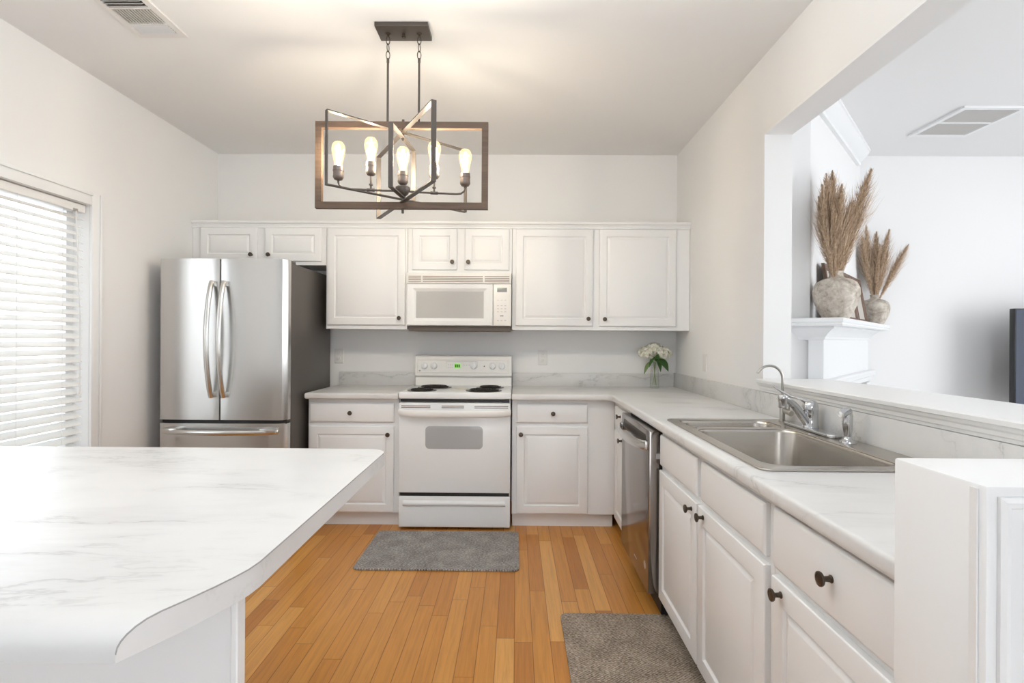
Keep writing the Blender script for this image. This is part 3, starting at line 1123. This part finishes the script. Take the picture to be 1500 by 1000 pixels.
# gooseneck filter tap
gx, gy = 1.200, 2.405
t = thing('filter_tap', 'slim gooseneck drinking-water tap at the far corner of the sink', 'faucet', (gx, gy, ZD))
MB().lathe([(.017, 0), (.017, .004), (.0115, .006), (.0115, .085), (.008, .090)], (gx, gy, ZD), n=20).build('base', NICKEL, t)
pts = [(gx, gy, ZD + .085), (gx, gy, ZD + .190)]
rd = .058
for i in range(1, 15):
    a = PI * .80 * i / 14
    pts.append((gx - rd + rd * math.cos(a), gy, ZD + .190 + rd * math.sin(a)))
e_ = Vector(pts[-1]) + (Vector(pts[-1]) - Vector(pts[-2])).normalized() * .012
pts.append(tuple(e_))
MB().tube(pts, .0056, 12).build('gooseneck', NICKEL, t)
h = MB().tube([(gx + .006, gy - .010, ZD + .048), (gx + .012, gy - .055, ZD + .040)], .0125, 16).build('valve', NICKEL, t)
MB().tube([(gx + .010, gy - .038, ZD + .050), (gx + .010, gy - .038, ZD + .088)], .004, 8).build('handle', NICKEL, h)
# side sprayer
sx, sy = 1.183, 1.905
t = thing('side_sprayer', 'chrome pull-out side sprayer standing at the near end of the faucet plate', 'sprayer', (sx, sy, ZD))
MB().lathe([(.028, 0), (.027, .005), (.018, .010), (.014, .016), (.014, .022), (.010, .024)], (sx, sy, ZD), n=24).build('holder', CHROME, t)
MB().tube([(sx, sy, ZD + .020), (sx, sy, ZD + .045), (sx - .002, sy, ZD + .075), (sx + .001, sy, ZD + .098), (sx - .006, sy, ZD + .110)], [.011, .0155, .0175, .0150, .013], 18).build('grip', CHROME, t)
MB().tube([(sx + .006, sy, ZD + .112), (sx - .014, sy - .004, ZD + .108), (sx - .030, sy - .008, ZD + .100)], [(.013, .012), (.015, .015), (.014, .014)], 16).build('spray_head', CHROME, t)

# ------------------------------------------------------------------ island
IZ0, IZ1 = .872, .914


def xend(y):
    if y > 1.70:
        return -.487 + .065 * math.sqrt(max(0, 1 - ((y - 1.70) / .065) ** 2))
    if y > .86:
        return -.418 - .004 * (y - .86) / .84
    q = (.86 - y) / .20
    return -.418 - .082 * q ** 1.35


ys = [.662, .6635, .667, .673, .682, .694, .71, .73, .75, .78, .81, .84, .87, .95, 1.1, 1.3, 1.5, 1.65, 1.70, 1.715, 1.73, 1.745, 1.755, 1.762, 1.765]


def ztop(y):
    q = (y - .662) / .048
    return IZ1 if q >= 1 else IZ1 - .030 * (1 - math.sqrt(max(0, 1 - (1 - q) ** 2)))


t = thing('island_countertop', 'white marbled island countertop with a rounded front edge in the left foreground', 'countertop', (-1.4, 1.2, IZ0))
m = MB()
ringsL = [[(-2.33, y, ztop(y)) for y in ys] + [(-2.33, y, IZ0) for y in reversed(ys)],
          [(xend(y), y, ztop(y)) for y in ys] + [(xend(y), y, IZ0) for y in reversed(ys)]]
m.rings(ringsL, True, False, False)
n = len(ys)
m.bm.verts.ensure_lookup_table()
vs = m.bm.verts
for base in (0, 2 * n):
    for i in range(n - 1):
        m.bm.faces.new((vs[base + i], vs[base + i + 1], vs[base + 2 * n - 2 - i], vs[base + 2 * n - 1 - i]))
m.build('worktop', MARBLE, t, smooth=30)
m = MB()
rr = []
for y in ys:
    x = xend(y)
    rr.append([(x + .0002, y, ztop(y) - .0016), (x + .0012, y, ztop(y) - .0016), (x + .0012, y, ztop(y) + .0002), (x - .0004, y, ztop(y) + .0002)])
m.rings(rr)
m.build('edge_seam', mat('laminate_seam', (.38, .37, .36), .5), t)
t = thing('kitchen_island', 'plain white island base with a flat end panel under the marbled top', 'cabinet', (-1.5, 1.2, 0))
box(-2.30, -.965, .87, 1.70, .0, .8715, .002, 1).build('body', CAB, t)
box(-2.30, -.452, .845, .8685, .0, .8715).build('back_panel', CAB, t)
MB().box(-.4515, -.440, .842, .8685, .0, .8715, .002, 1).build('corner_trim', TRIM, t)

# ------------------------------------------------------------------ floor mats
m = MB()
m.merge(slab(rrect(-.900, .025, 2.932, 3.520, .03), .0005, .012, .004))
o = m.build('kitchen_mat', MATG, loc=(-.44, 3.2, 0))
tag(o, 'grey woven kitchen mat lying in front of the stove', 'mat')
m = MB()
m.merge(slab(rrect(.212, .728, 1.45, 2.475, .03), .0005, .013, .004))
o = m.build('kitchen_mat', MATB, loc=(.47, 2.0, 0))
tag(o, 'brownish taupe woven mat lying in front of the sink cabinet', 'mat')


# ------------------------------------------------------------------ outlets
def outlet(label, F, u, v, switch=False):
    c = F(u, v, 0)
    t = thing('light_switch' if switch else 'wall_outlet', label, 'switch' if switch else 'outlet', c)
    ring_panel(F, u - .036, u + .036, v - .058, v + .058, [(0, .003), (.002, .0055), (.004, .006)], 0.0005).build('cover_plate', PLATE, t, smooth=25)
    if switch:
        ring_panel(F, u - .017, u + .017, v - .034, v + .034, [(0, .0075), (.001, .0085)], .0061).build('rocker', PLATE, t)
    else:
        for dv in (-.021, .021):
            r = ring_panel(F, u - .016, u + .016, v + dv - .014, v + dv + .014, [(0, .0075), (.001, .008)], .0061).build('socket', PLATE, t)
            m = MB()
            for du in (-.0065, .0065):
                a, b = F(u + du - .0012, v + dv - .001, .0081), F(u + du + .0012, v + dv + .007, .0088)
                m.box(min(a[0], b[0]), max(a[0], b[0]), min(a[1], b[1]), max(a[1], b[1]), a[2], b[2])
            a = F(u, v + dv - .007, .0081)
            m.lathe([(.0022, 0), (.0022, .0006), (.0002, .0007)], a, Vector(F(u, v, 1)) - Vector(F(u, v, 0)), 10)
            m.build('slot', PRINT, r)
    return t


outlet('white wall outlet beside the refrigerator, above the short countertop', F_south(YB), -1.406, 1.142)
outlet('white wall outlet on the back wall right of the stove', F_south(YB), .213, 1.137)
outlet('white plate switch on the right wall behind the flowers', F_west(XR), 3.571, 1.132, True)

# ------------------------------------------------------------------ chandelier
cx, cy = -.540, 2.514
t = thing('chandelier', 'dark bronze rectangular cage chandelier with five glowing bulbs', 'chandelier', (cx, cy, ZC))
box(-.663, -.416, 2.451, 2.577, 2.722, ZC - .0005, .002).build('canopy', CHGREY, t)
MB().lathe([(.007, 0), (.007, -.012), (.009, -.014), (.009, -.022), (.001, -.024)], (cx, cy, 2.7221), n=12).build('canopy_knob', BRONZE, t)
for x in (-.614, -.466):
    m = MB().lathe([(.013, 0), (.013, -.004), (.006, -.006), (.006, -.016)], (x, cy, 2.7221), n=14)
    for k, (zc_, ang) in enumerate(((2.690, 0), (2.655, 1.2), (2.620, .25))):
        pts = [(x + .0085 * math.cos(a) * math.cos(ang), cy + .0085 * math.cos(a) * math.sin(ang), zc_ + .020 * math.sin(a)) for a in [2 * PI * i / 16 for i in range(17)]]
        m.tube(pts, .0020, 6)
    rod = MB().tube([(x, cy, 2.604), (x, cy, 2.585), (x, cy, 2.584), (x, cy, 2.302)], [.0065, .0065, .0052, .0052], 12).build('rod', CHGREY, t)
    m.build('chain_link', BRONZE, rod)


def cage(c0, c1, z0, z1, wp, th, m_, name='frame'):
    """upright rectangular frame from plan point c0 to c1; wp = depth across its plane, th = thickness in plane"""
    a, b = Vector((*c0, 0)), Vector((*c1, 0))
    d = (b - a).normalized()
    nrm = Vector((-d.y, d.x, 0)) * (wp / 2)
    Z = Vector((0, 0, 1))
    m = MB()
    L_ = (b - a).length
    def quadring(s0, s1, za, zb):
        p, q = a + d * s0, a + d * s1
        R = [[p + Z * za, q + Z * za, q + Z * zb, p + Z * zb]]
        return R[0]
    o_ = quadring(0, L_, z0, z1)
    i_ = quadring(th, L_ - th, z0 + th, z1 - th)
    rings_ = [[p + nrm for p in o_], [p - nrm for p in o_], [p - nrm for p in i_], [p + nrm for p in i_], [p + nrm for p in o_]]
    m.rings(rings_, True, False, False)
    bmesh.ops.remove_doubles(m.bm, verts=m.bm.verts, dist=1e-6)
    return m.build(name, m_, t, smooth=0)


cage((-.951, cy - .004), (-.137, cy + .004), 1.893, 2.302, .026, .030, CHWOOD)
cage((-.818, 2.270), (-.266, 2.760), 1.936, 2.258, .022, .0045, CHGREY)
cage((-.339, 2.160), (-.741, 2.845), 1.920, 2.252, .022, .0045, CHGREY)
cage((-.556, 2.335), (-.524, 2.693), 1.946, 2.232, .022, .0045, CHGREY)
MB().tube([(cx, cy, 2.315), (cx, cy, 2.215)], .006, 10).build('top_pin', CHGREY, t)
MB().tube([(cx, cy, 1.873), (cx, cy, 1.99)], .006, 10).build('bottom_pin', CHGREY, t)
MB().lathe([(.010, -.034), (.024, -.022), (.034, -.004), (.034, .010), (.028, .014), (.012, .018)], (cx, cy, 1.985), n=24).build('hub', CHGREY, t)
bd = Vector((.29, .0475, 0))
bulbs = [(-1.0, 2.017), (-.50, 2.046), (0.0, 2.010), (.50, 2.046), (1.0, 2.017)]
for sgn in (-1, 1):
    p = lambda s_, z: Vector((cx, cy, 0)) + bd * s_ * sgn + Vector((0, 0, z))
    pts = [p(.08, 1.978)] + [p(s_, 1.976) for s_ in (.3, .5, .7, .86)] + [p(.93, 1.979), p(.98, 1.990), p(1.0, 2.006), p(1.0, 2.020)]
    arm = MB().tube(pts, .0048, 10).build('arm', CHGREY, t)
    m = MB().tube([p(.5, 1.976), p(.5, 2.050)], .0046, 10)
    m.tube([p(.44, 1.976), p(.56, 1.976)], .0075, 12)
    m.lathe([(.009, 0), (.009, .006), (.006, .008)], p(.5, 1.998), n=12)
    m.build('riser', CHGREY, arm)
for s_, z in bulbs:
    c = Vector((cx, cy, z)) + bd * s_
    MB().lathe([(.008, -.004), (.018, .000), (.0245, .010), (.0245, .018), (.0235, .0185), (.0235, .038), (.025, .039), (.025, .045), (.0235, .046), (.0235, .060), (.020, .062)], c, n=22).build('socket', SOCK, t)
    b = MB().lathe([(.0165, .058), (.0175, .068), (.0215, .090), (.0275, .115), (.0310, .135), (.0310, .147), (.0275, .162), (.019, .173), (.008, .178), (.001, .1785)], c, n=22, cap0=False).build('bulb', BULBG, t, smooth=80)
    MB().lathe([(.004, .068), (.009, .080), (.0115, .100), (.0125, .125), (.010, .146), (.004, .156), (.0005, .158)], c, n=12).build('filament', GLOW, b, smooth=80)

# ------------------------------------------------------------------ ceiling vents
t = thing('ceiling_vent', 'white three-way supply vent in the kitchen ceiling near the left wall', 'vent', (-1.72, 2.31, ZC))
vx0, vx1, vy0, vy1 = -1.835, -1.600, 2.03, 2.575
m = MB()
for a in ((vx0, vx1, vy0, vy0 + .03), (vx0, vx1, vy1 - .035, vy1), (vx0, vx0 + .03, vy0 + .03, vy1 - .035), (vx1 - .03, vx1, vy0 + .03, vy1 - .035)):
    m.box(*a, ZC - .009, ZC - .0005)
m.box(vx0 + .03, vx1 - .03, 2.335, 2.345, ZC - .012, ZC - .0005).box(vx0 + .03, vx1 - .03, 2.455, 2.463, ZC - .012, ZC - .0005)
m.build('frame', VENTM, t)
box(vx0 + .03, vx1 - .03, 2.345, vy1 - .035, ZC - .0020, ZC - .0006).build('gap_shade_plate', mat('gap_shade_grey', (0.46, 0.44, 0.42), .7), t)  # added backing; its grey stands in for shade between the louvers
box(vx0 + .03, vx1 - .03, vy0 + .03, 2.3345, ZC - .0020, ZC - .0006).build('duct_opening', mat('duct_brown', (.10, .075, .06), .8), t)


def louver(p0, p1, tilt, w_=.017):
    p0, p1 = Vector(p0), Vector(p1)
    d = (p1 - p0).normalized()
    u = Vector((0, 0, 1)) * math.cos(tilt) + d.cross(Vector((0, 0, 1))) * math.sin(tilt)
    n_ = d.cross(u) * .0006
    u *= w_ / 2
    m = MB()
    m.rings([[p - u - n_, p + u - n_, p + u + n_, p - u + n_] for p in (p0, p1)])
    return m


zl = ZC - .0105
for k in range(14):
    y = 2.075 + k * .0192
    louver((vx0 + .031, y, zl), (vx1 - .031, y, zl), -.75, .019).build('louver', VENTM, t, smooth=0)
for k in range(13):
    x = vx0 + .038 + k * .0134
    louver((x, 2.346, zl), (x, 2.454, zl), -.45, .0095).build('louver', VENTM, t, smooth=0)
for k in range(5):
    y = 2.472 + k * .0155
    louver((vx0 + .031, y, zl), (vx1 - .031, y, zl), .35, .0085).build('louver', VENTM, t, smooth=0)
t = thing('ceiling_vent', 'large square return-air grille in the living room ceiling', 'vent', (2.95, 3.55, ZC))
gx0, gx1, gy0, gy1 = 2.765, 3.165, 3.315, 3.790
m = MB()
for a in ((gx0, gx1, gy0, gy0 + .03), (gx0, gx1, gy1 - .03, gy1), (gx0, gx0 + .03, gy0 + .03, gy1 - .03), (gx1 - .03, gx1, gy0 + .03, gy1 - .03), (gx0 + .03, gx1 - .03, 3.545, 3.560)):
    m.box(*a, ZC - .014, ZC - .0005)
m.build('frame', TRIM, t)
for a in ((gy0 + .03, 3.545), (3.560, gy1 - .03)):
    g = box(gx0 + .03, gx1 - .03, *a, ZC - .005, ZC - .0006).build('grille', FILTER, t)
    m = MB()
    for k in range(28):
        x = gx0 + .034 + k * .012
        m.box(x, x + .003, *a, ZC - .010, ZC - .0052)
    m.build('fins', VENTM, g, smooth=0)

# ------------------------------------------------------------------ fireplace with mantel
Zv = Vector((0, 0, 1))
MZ = 1.405
A0 = Vector((1.690, 2.767, 0))                       # near front corner of the shelf
S0 = (A0 - WA).dot(DV)
D0 = (A0 - WA).dot(NV)
t = thing('fireplace', 'white corner fireplace surround with a deep moulded mantel shelf in the living room', 'fireplace', tuple(WA + DV * .9))


def P(s_, d_, z):
    return tuple(WA + DV * s_ + NV * d_ + Zv * z)


S1 = S0 + 1.80


def wall_box(m, s0, s1, d0, d1, z0, z1, bev=0.0):
    b = bmesh.new()
    v = [b.verts.new(P(*p)) for p in ((s0, d0, z0), (s1, d0, z0), (s1, d1, z0), (s0, d1, z0), (s0, d0, z1), (s1, d0, z1), (s1, d1, z1), (s0, d1, z1))]
    for f in ((0, 3, 2, 1), (4, 5, 6, 7), (0, 1, 5, 4), (1, 2, 6, 5), (2, 3, 7, 6), (3, 0, 4, 7)):
        b.faces.new([v[i] for i in f])
    if bev:
        bmesh.ops.bevel(b, geom=b.edges[:], offset=bev, segments=2, profile=.5, affect='EDGES')
    m.merge(b)
    return m


def wrap_mould(m, s0, s1, dfront, prof, dleft=.002):
    """moulding that wraps left end, front and right end; prof = (outward, z)"""
    R = []
    for o_, z in prof:
        R.append([P(s0 - o_, dleft, z), P(s0 - o_, dfront + o_, z), P(s1 + o_, dfront + o_, z), P(s1 + o_, .002, z)])
    vs_ = [[m.bm.verts.new(p) for p in r] for r in R]
    for a, b in zip(vs_[:-1], vs_[1:]):
        for i in range(3):
            m.bm.faces.new((a[i], a[i + 1], b[i + 1], b[i]))
    m.bm.faces.new(vs_[0])
    m.bm.faces.new(vs_[-1])
    for i in (0, 3):
        try:
            m.bm.faces.new([r[i] for r in vs_])
        except Exception:
            pass
    return m


m = MB()
wrap_mould(m, S0 + .012, S1 - .012, D0 - .012, [(.006, MZ - .042), (.010, MZ - .034), (.006, MZ - .026), (.012, MZ - .022), (.012, MZ - .004), (.009, MZ)], -.135)
m.build('mantel_shelf', TRIM, t, smooth=30)
fr0, fr1, fd = S0 + .16, S1 - .16, D0 - .12
m = MB()
wrap_mould(m, fr0, fr1, fd, [(.000, MZ - .118), (.007, MZ - .112), (.009, MZ - .100), (.015, MZ - .095), (.026, MZ - .080), (.046, MZ - .062), (.060, MZ - .054), (.062, MZ - .0425)], -.09)
m.build('bed_moulding', TRIM, t, smooth=30)
m = MB()
wall_box(m, fr0, fr1, .002, fd, .98, MZ - .117)
m.build('frieze', TRIM, t)
for s0 in (fr0, fr1 - .16):
    m = MB()
    wall_box(m, s0 + .0, s0 + .16, .002, fd + .018, 0, .979, .003)
    wall_box(m, s0 - .01, s0 + .17, .002, fd + .028, 0, .14, .003)
    m.build('pilaster', TRIM, t)
m = MB()
wrap_mould(m, fr0 - .02, fr1 + .02, fd, [(.0, .985), (.022, .992), (.026, 1.02), (.040, 1.028), (.046, 1.06), (.04, 1.066)])
m.build('header_moulding', TRIM, t, smooth=30)
m = MB()
wall_box(m, fr0 + .161, fr1 - .161, .002, .010, 0, .979)
m.build('firebox', mat('soot_black', (.03, .03, .03), .8), t)

# ------------------------------------------------------------------ vases, pampas grass, frame on the mantel
def vase(label, c, R_, H_, name='clay_vase'):
    prof = [(.52, 0), (.56, .01), (.70, .12), (.90, .32), (1.0, .52), (.98, .64), (.86, .76), (.62, .83), (.36, .865), (.30, .90), (.29, .96), (.33, 1.0)]
    inner = [(.25, .995), (.22, .93), (.24, .88), (.5, .8), (.2, .3)]
    m = MB().lathe([(r * R_, h * H_) for r, h in prof + inner], c, n=40)
    o = m.build(name, STONE, loc=c, smooth=60)
    return tag(o, label, 'vase')


def plume_mesh(L_, stem, R_, seed):
    """one stalk along +Z, base at the origin, drooping a little to +X"""
    rnd = random.Random(seed)
    def ctr(u):
        return Vector((.05 * L_ * max(0, u - .35) ** 2, 0, L_ * u))
    ms = MB().tube([ctr(i / 10) for i in range(11)], [.0022 - .0012 * i / 10 for i in range(11)], 6)
    pl = MB()
    N = 1500
    for i in range(N):
        u = stem + (1 - stem) * (i + rnd.random()) / N
        q = (u - stem) / (1 - stem)
        wdt = R_ * (math.sin(PI * min(1, q * .93 + .06)) ** .75) * min(1, .16 + 1.7 * q) * (1.12 - .62 * q)
        a = rnd.random() * 2 * PI
        p = ctr(u)
        out = Vector((math.cos(a), math.sin(a), 0))
        ln = wdt * (rnd.uniform(.35, 1.15) if rnd.random() < .8 else rnd.uniform(1.1, 1.75))
        tip = p + out * ln * .8 + Vector((0, 0, ln * rnd.uniform(.7, 1.7)))
        midp = p + out * ln * .5 + Vector((0, 0, ln * .35))
        side = Vector((-out.y, out.x, 0)) * rnd.uniform(.0011, .0024)
        side += Vector((rnd.uniform(-1, 1), rnd.uniform(-1, 1), 0)) * .0004
        v = [pl.bm.verts.new(x) for x in (p - side * .6, p + side * .6, midp + side * 1.3, tip, midp - side * 1.3)]
        pl.bm.faces.new((v[0], v[1], v[2], v[4]))
        pl.bm.faces.new((v[4], v[2], v[3]))
    # soft core so that the plume is dense
    R2 = []
    for i in range(9):
        q = i / 8
        u = stem + (1 - stem) * q
        rr_ = max(.0012, R_ * .30 * math.sin(PI * min(1, q * .93 + .07)) ** .6 * min(1, .2 + 1.6 * q) * (1.05 - .6 * q))
        R2.append((ctr(u), rr_))
    pl.tube([p for p, _ in R2], [r for _, r in R2], 8)
    return ms, pl


PV = []
for i in range(5):
    ms, pl = plume_mesh(1.0, .06, [.150, .135, .16, .13, .145][i], 40 + i)
    s_ = ms.build('stem', mat('dry_stem', (.42, .31, .18), .8) if i == 0 else bpy.data.materials['dry_stem'], smooth=0)
    p_ = pl.build('plume', PAMP, smooth=0)
    PV.append((s_.data, p_.data))
    bpy.data.objects.remove(s_)
    bpy.data.objects.remove(p_)


def plume(label, base, tip, k, wide, grp):
    base, tip = Vector(base), Vector(tip)
    d = tip - base
    r = bpy.data.objects.new('pampas_stalk', None)
    C.objects.link(r)
    r.empty_display_size = .05
    r.location = base
    q = Vector((0, 0, 1)).rotation_difference(d.normalized())
    r.rotation_mode = 'QUATERNION'
    r.rotation_quaternion = q
    L_ = d.length
    r.scale = (L_ * wide, L_ * wide, L_)
    tag(r, label, 'dried grass', grp)
    for nm, me in zip(('stem', 'plume'), PV[k]):
        o = bpy.data.objects.new(nm, me)
        C.objects.link(o)
        o.parent = r


V1 = WA + DV * .140 + NV * .100 + Zv * (MZ + .0005)
V2 = WA + DV * .93 + NV * .120 + Zv * (MZ + .0005)
# frames first, leaning against the chimney wall
FRH = .335
for s0, s1, lab in ((.16, .56, 'brown wooden picture frame leaning on the mantel behind the large vase'),
                    (.62, .965, 'brown wooden picture frame in the middle of the row leaning on the mantel'),
                    (.985, 1.335, 'brown wooden picture frame leaning on the mantel next to the small vase')):
    base = WA + DV * ((s0 + s1) / 2) + Zv * MZ
    t = thing('picture_frame', lab, 'picture frame', base, 'frames leaning on the mantel')

    def Q(s_, h, out):      # leaning plane
        d_ = .078 - .056 * h / FRH + out
        return P(s_, d_, MZ + .001 + h)
    m = MB()
    rr = []
    for ins, o_ in ((0, 0), (0, .016), (.004, .019), (.026, .017), (.032, .010), (.036, .006), (.036, 0)):
        rr.append([Q(s0 + ins, ins, o_), Q(s1 - ins, ins, o_), Q(s1 - ins, FRH - ins, o_), Q(s0 + ins, FRH - ins, o_)])
    m.rings(rr + [rr[0]], True, False, False)
    m.build('moulding', FRAMEW, t, smooth=30)
    m = MB()
    m.rings([[Q(s0 + .034, .034, o_), Q(s1 - .034, .034, o_), Q(s1 - .034, FRH - .034, o_), Q(s0 + .034, FRH - .034, o_)] for o_ in (.001, .005)])
    m.build('print', PICT, t, smooth=0)

V1 = WA + DV * .017 + NV * .126 + Zv * (MZ + .0005)
V2 = WA + DV * 1.515 + NV * .108 + Zv * (MZ + .0005)
vase('large weathered clay vase of tall pampas grass at the near end of the mantel', V1, .117, .262)
vase('small weathered clay vase of pampas grass at the far end of the mantel', V2, .100, .232)
n1 = V1 + Zv * .225
g1 = [(1.628, 2.12, -.10), (1.688, 2.20, -.03), (1.757, 2.235, .03), (1.822, 2.14, .05), (1.850, 2.06, -.02), (1.962, 2.245, .01), (1.672, 2.01, -.13), (1.728, 2.12, -.11), (1.790, 2.03, -.09), (1.622, 1.95, -.12), (1.640, 2.07, -.05)]
wd = [1.0, 1.0, 1.05, .95, .9, 1.0, 1.1, 1.05, 1.0, 1.1, 1.0]
lab1 = 'tall tan pampas stalk fanning out of the large mantel vase'
for i, (x, z, dy) in enumerate(g1):
    off = Vector(((x - V1.x) * .06, dy * .08, -.05))
    plume(lab1, n1 + off, (x, V1.y + dy, z), i % 5, wd[i], 'pampas stalks in the large vase')
n2 = V2 + Zv * .200
g2 = [(-.130, .445, -.03), (-.068, .540, .02), (.020, .495, .03), (.078, .500, -.03), (.107, .350, .02), (.250, .395, .0), (-.02, .38, -.07)]
lab2 = 'shorter tan pampas stalk spreading from the small mantel vase'
for i, (dx, dz, dy) in enumerate(g2):
    plume(lab2, n2 + Vector((dx * .04, dy * .1, -.05)), (V2.x + dx, V2.y + dy, V2.z + .232 + dz), (i + 2) % 5, [.95, .95, .95, .95, .9, .8, 1.05][i], 'pampas stalks in the small vase')

# ------------------------------------------------------------------ television
t = thing('television', 'black flat-screen television at the right edge of the living room view', 'television', (4.25, 3.95, .62))
box(3.625, 4.87, 3.90, 3.945, .80, 1.528, .006).build('housing', TVB, t)
box(3.634, 4.861, 3.8985, 3.9005, .822, 1.519).build('screen', SCREEN, t)
for x in (3.95, 4.55):
    m = MB().box(x - .02, x + .02, 3.80, 4.06, .6205, .634, .003).box(x - .012, x + .012, 3.915, 3.935, .63, .82, .002)
    m.build('stand_foot', TVB, t)
t = thing('media_console', 'low dark media console under the television, behind the pass-through ledge', 'console', (4.25, 3.95, 0))
box(3.60, 4.90, 3.74, 4.15, .08, .62, .006).build('body', FRAMEW, t)
for x in (3.66, 4.84):
    for y in (3.79, 4.10):
        box(x - .02, x + .02, y - .02, y + .02, 0, .081).build('leg', FRAMEW, t)
for a, b in ((3.62, 4.24), (4.26, 4.88)):
    d = box(a, b, 3.725, 3.7395, .10, .60, .003).build('door', FRAMEW, t)

# ------------------------------------------------------------------ glass vase with hydrangeas
vx, vy, vz = 1.062, 4.085, .9145
m = MB().lathe([(.030, 0), (.034, .002), (.035, .006), (.0345, .05), (.031, .12), (.030, .17), (.0315, .196), (.0325, .20),
                (.0305, .20), (.0285, .17), (.0295, .12), (.0325, .05), (.032, .012), (.001, .011)], (vx, vy, vz), n=32)
o = m.build('glass_vase', GLASS, loc=(vx, vy, vz), smooth=60)
tag(o, 'small clear glass vase of white hydrangeas in the counter corner', 'vase')


def leaf(m, base, tip, wd_, up):
    base, tip, up = Vector(base), Vector(tip), Vector(up).normalized()
    d = tip - base
    s_ = d.cross(up).normalized()
    L_ = d.length
    rows = []
    for i in range(9):
        u = i / 8
        h = wd_ * (math.sin(PI * u ** .75) ** .9) + .0004
        c = base + d * u + up * (L_ * .14 * math.sin(PI * u))
        rows.append([c - s_ * h + up * h * .25, c, c + s_ * h + up * h * .25])
    R = [[p - up * .0004 for p in r] + [p + up * .0004 for p in reversed(r)] for r in rows]
    m.rings(R)
    return m


def floret_mesh(Rb, seed):
    rnd = random.Random(seed)
    m = MB()
    N = 92
    for i in range(N):
        zz = 1 - 1.62 * (i + .5) / N
        a = i * 2.39996
        rr_ = math.sqrt(max(0, 1 - zz * zz))
        n_ = Vector((rr_ * math.cos(a), rr_ * math.sin(a), zz))
        n_ = (n_ + Vector((rnd.uniform(-.15, .15), rnd.uniform(-.15, .15), rnd.uniform(-.15, .15)))).normalized()
        c = Vector((n_.x * Rb, n_.y * Rb, n_.z * Rb * .82)) * rnd.uniform(.80, 1.10)
        u = n_.orthogonal().normalized()
        v = n_.cross(u)
        ro = rnd.random() * PI
        ps = Rb * rnd.uniform(.20, .27)
        for k in range(4):
            th = ro + k * PI / 2
            d = u * math.cos(th) + v * math.sin(th)
            e_ = u * -math.sin(th) + v * math.cos(th)
            pts = [c, c + d * ps * .55 - e_ * ps * .48 + n_ * ps * .16, c + d * ps + n_ * ps * .05, c + d * ps * .55 + e_ * ps * .48 + n_ * ps * .16]
            vs_ = [m.bm.verts.new(p) for p in pts]
            m.bm.faces.new(vs_)
    return m


for i, (dx, dy, dz, Rb, fx_, lab) in enumerate(((-.060, .0, .268, .062, .010, 'left white hydrangea in the glass vase, with a drooping pale green leaf'),
                                                (.062, -.012, .262, .064, -.012, 'right white hydrangea in the glass vase, above a broad dark green leaf'),
                                                (.004, .012, .300, .060, .004, 'middle and highest white hydrangea in the glass vase'))):
    t = thing('hydrangea', lab, 'flower', (vx, vy, vz + .02))
    c = Vector((vx + dx, vy + dy, vz + dz))
    m = floret_mesh(Rb, 5 + i)
    bmesh.ops.translate(m.bm, vec=c, verts=m.bm.verts)
    m.lathe([(.001, -.45 * Rb), (.4 * Rb, -.35 * Rb), (.62 * Rb, 0), (.45 * Rb, .35 * Rb), (.001, .5 * Rb)], c, n=14)
    m.build('bloom', PETAL, t, smooth=0)
    MB().tube([(vx + fx_ * 1.3, vy + dy * .4, vz + .022), (vx - fx_ * .1, vy, vz + .12), (vx + dx * .12, vy + dy * .3, vz + .198), (vx + dx * .6, vy + dy * .8, vz + dz - .035)], [.0028, .0026, .0024, .0028], 8).build('stem', STEMG, t)
    if i == 0:
        m = leaf(MB(), (vx - .020, vy - .02, vz + .205), (vx - .092, vy - .045, vz + .105), .020, (-.5, -.5, .9))
        m.build('leaf', mat('leaf_pale_green', (.16, .23, .08), .5), t, smooth=60)
        leaf(MB(), (vx - .004, vy - .03, vz + .240), (vx - .055, vy - .055, vz + .160), .014, (-.5, -.6, .6)).build('leaf', GREEN, t, smooth=60)
    if i == 1:
        leaf(MB(), (vx + .010, vy - .03, vz + .225), (vx + .088, vy - .060, vz + .130), .034, (.35, -.85, .6)).build('leaf', GREEN, t, smooth=60)
        leaf(MB(), (vx + .008, vy - .03, vz + .230), (vx + .030, vy - .060, vz + .125), .016, (.1, -.9, .4)).build('leaf', GREEN, t, smooth=60)
    if i == 2:
        leaf(MB(), (vx, vy - .03, vz + .205), (vx + .012, vy - .062, vz + .262), .020, (0, -1, .4)).build('leaf', GREEN, t, smooth=60)
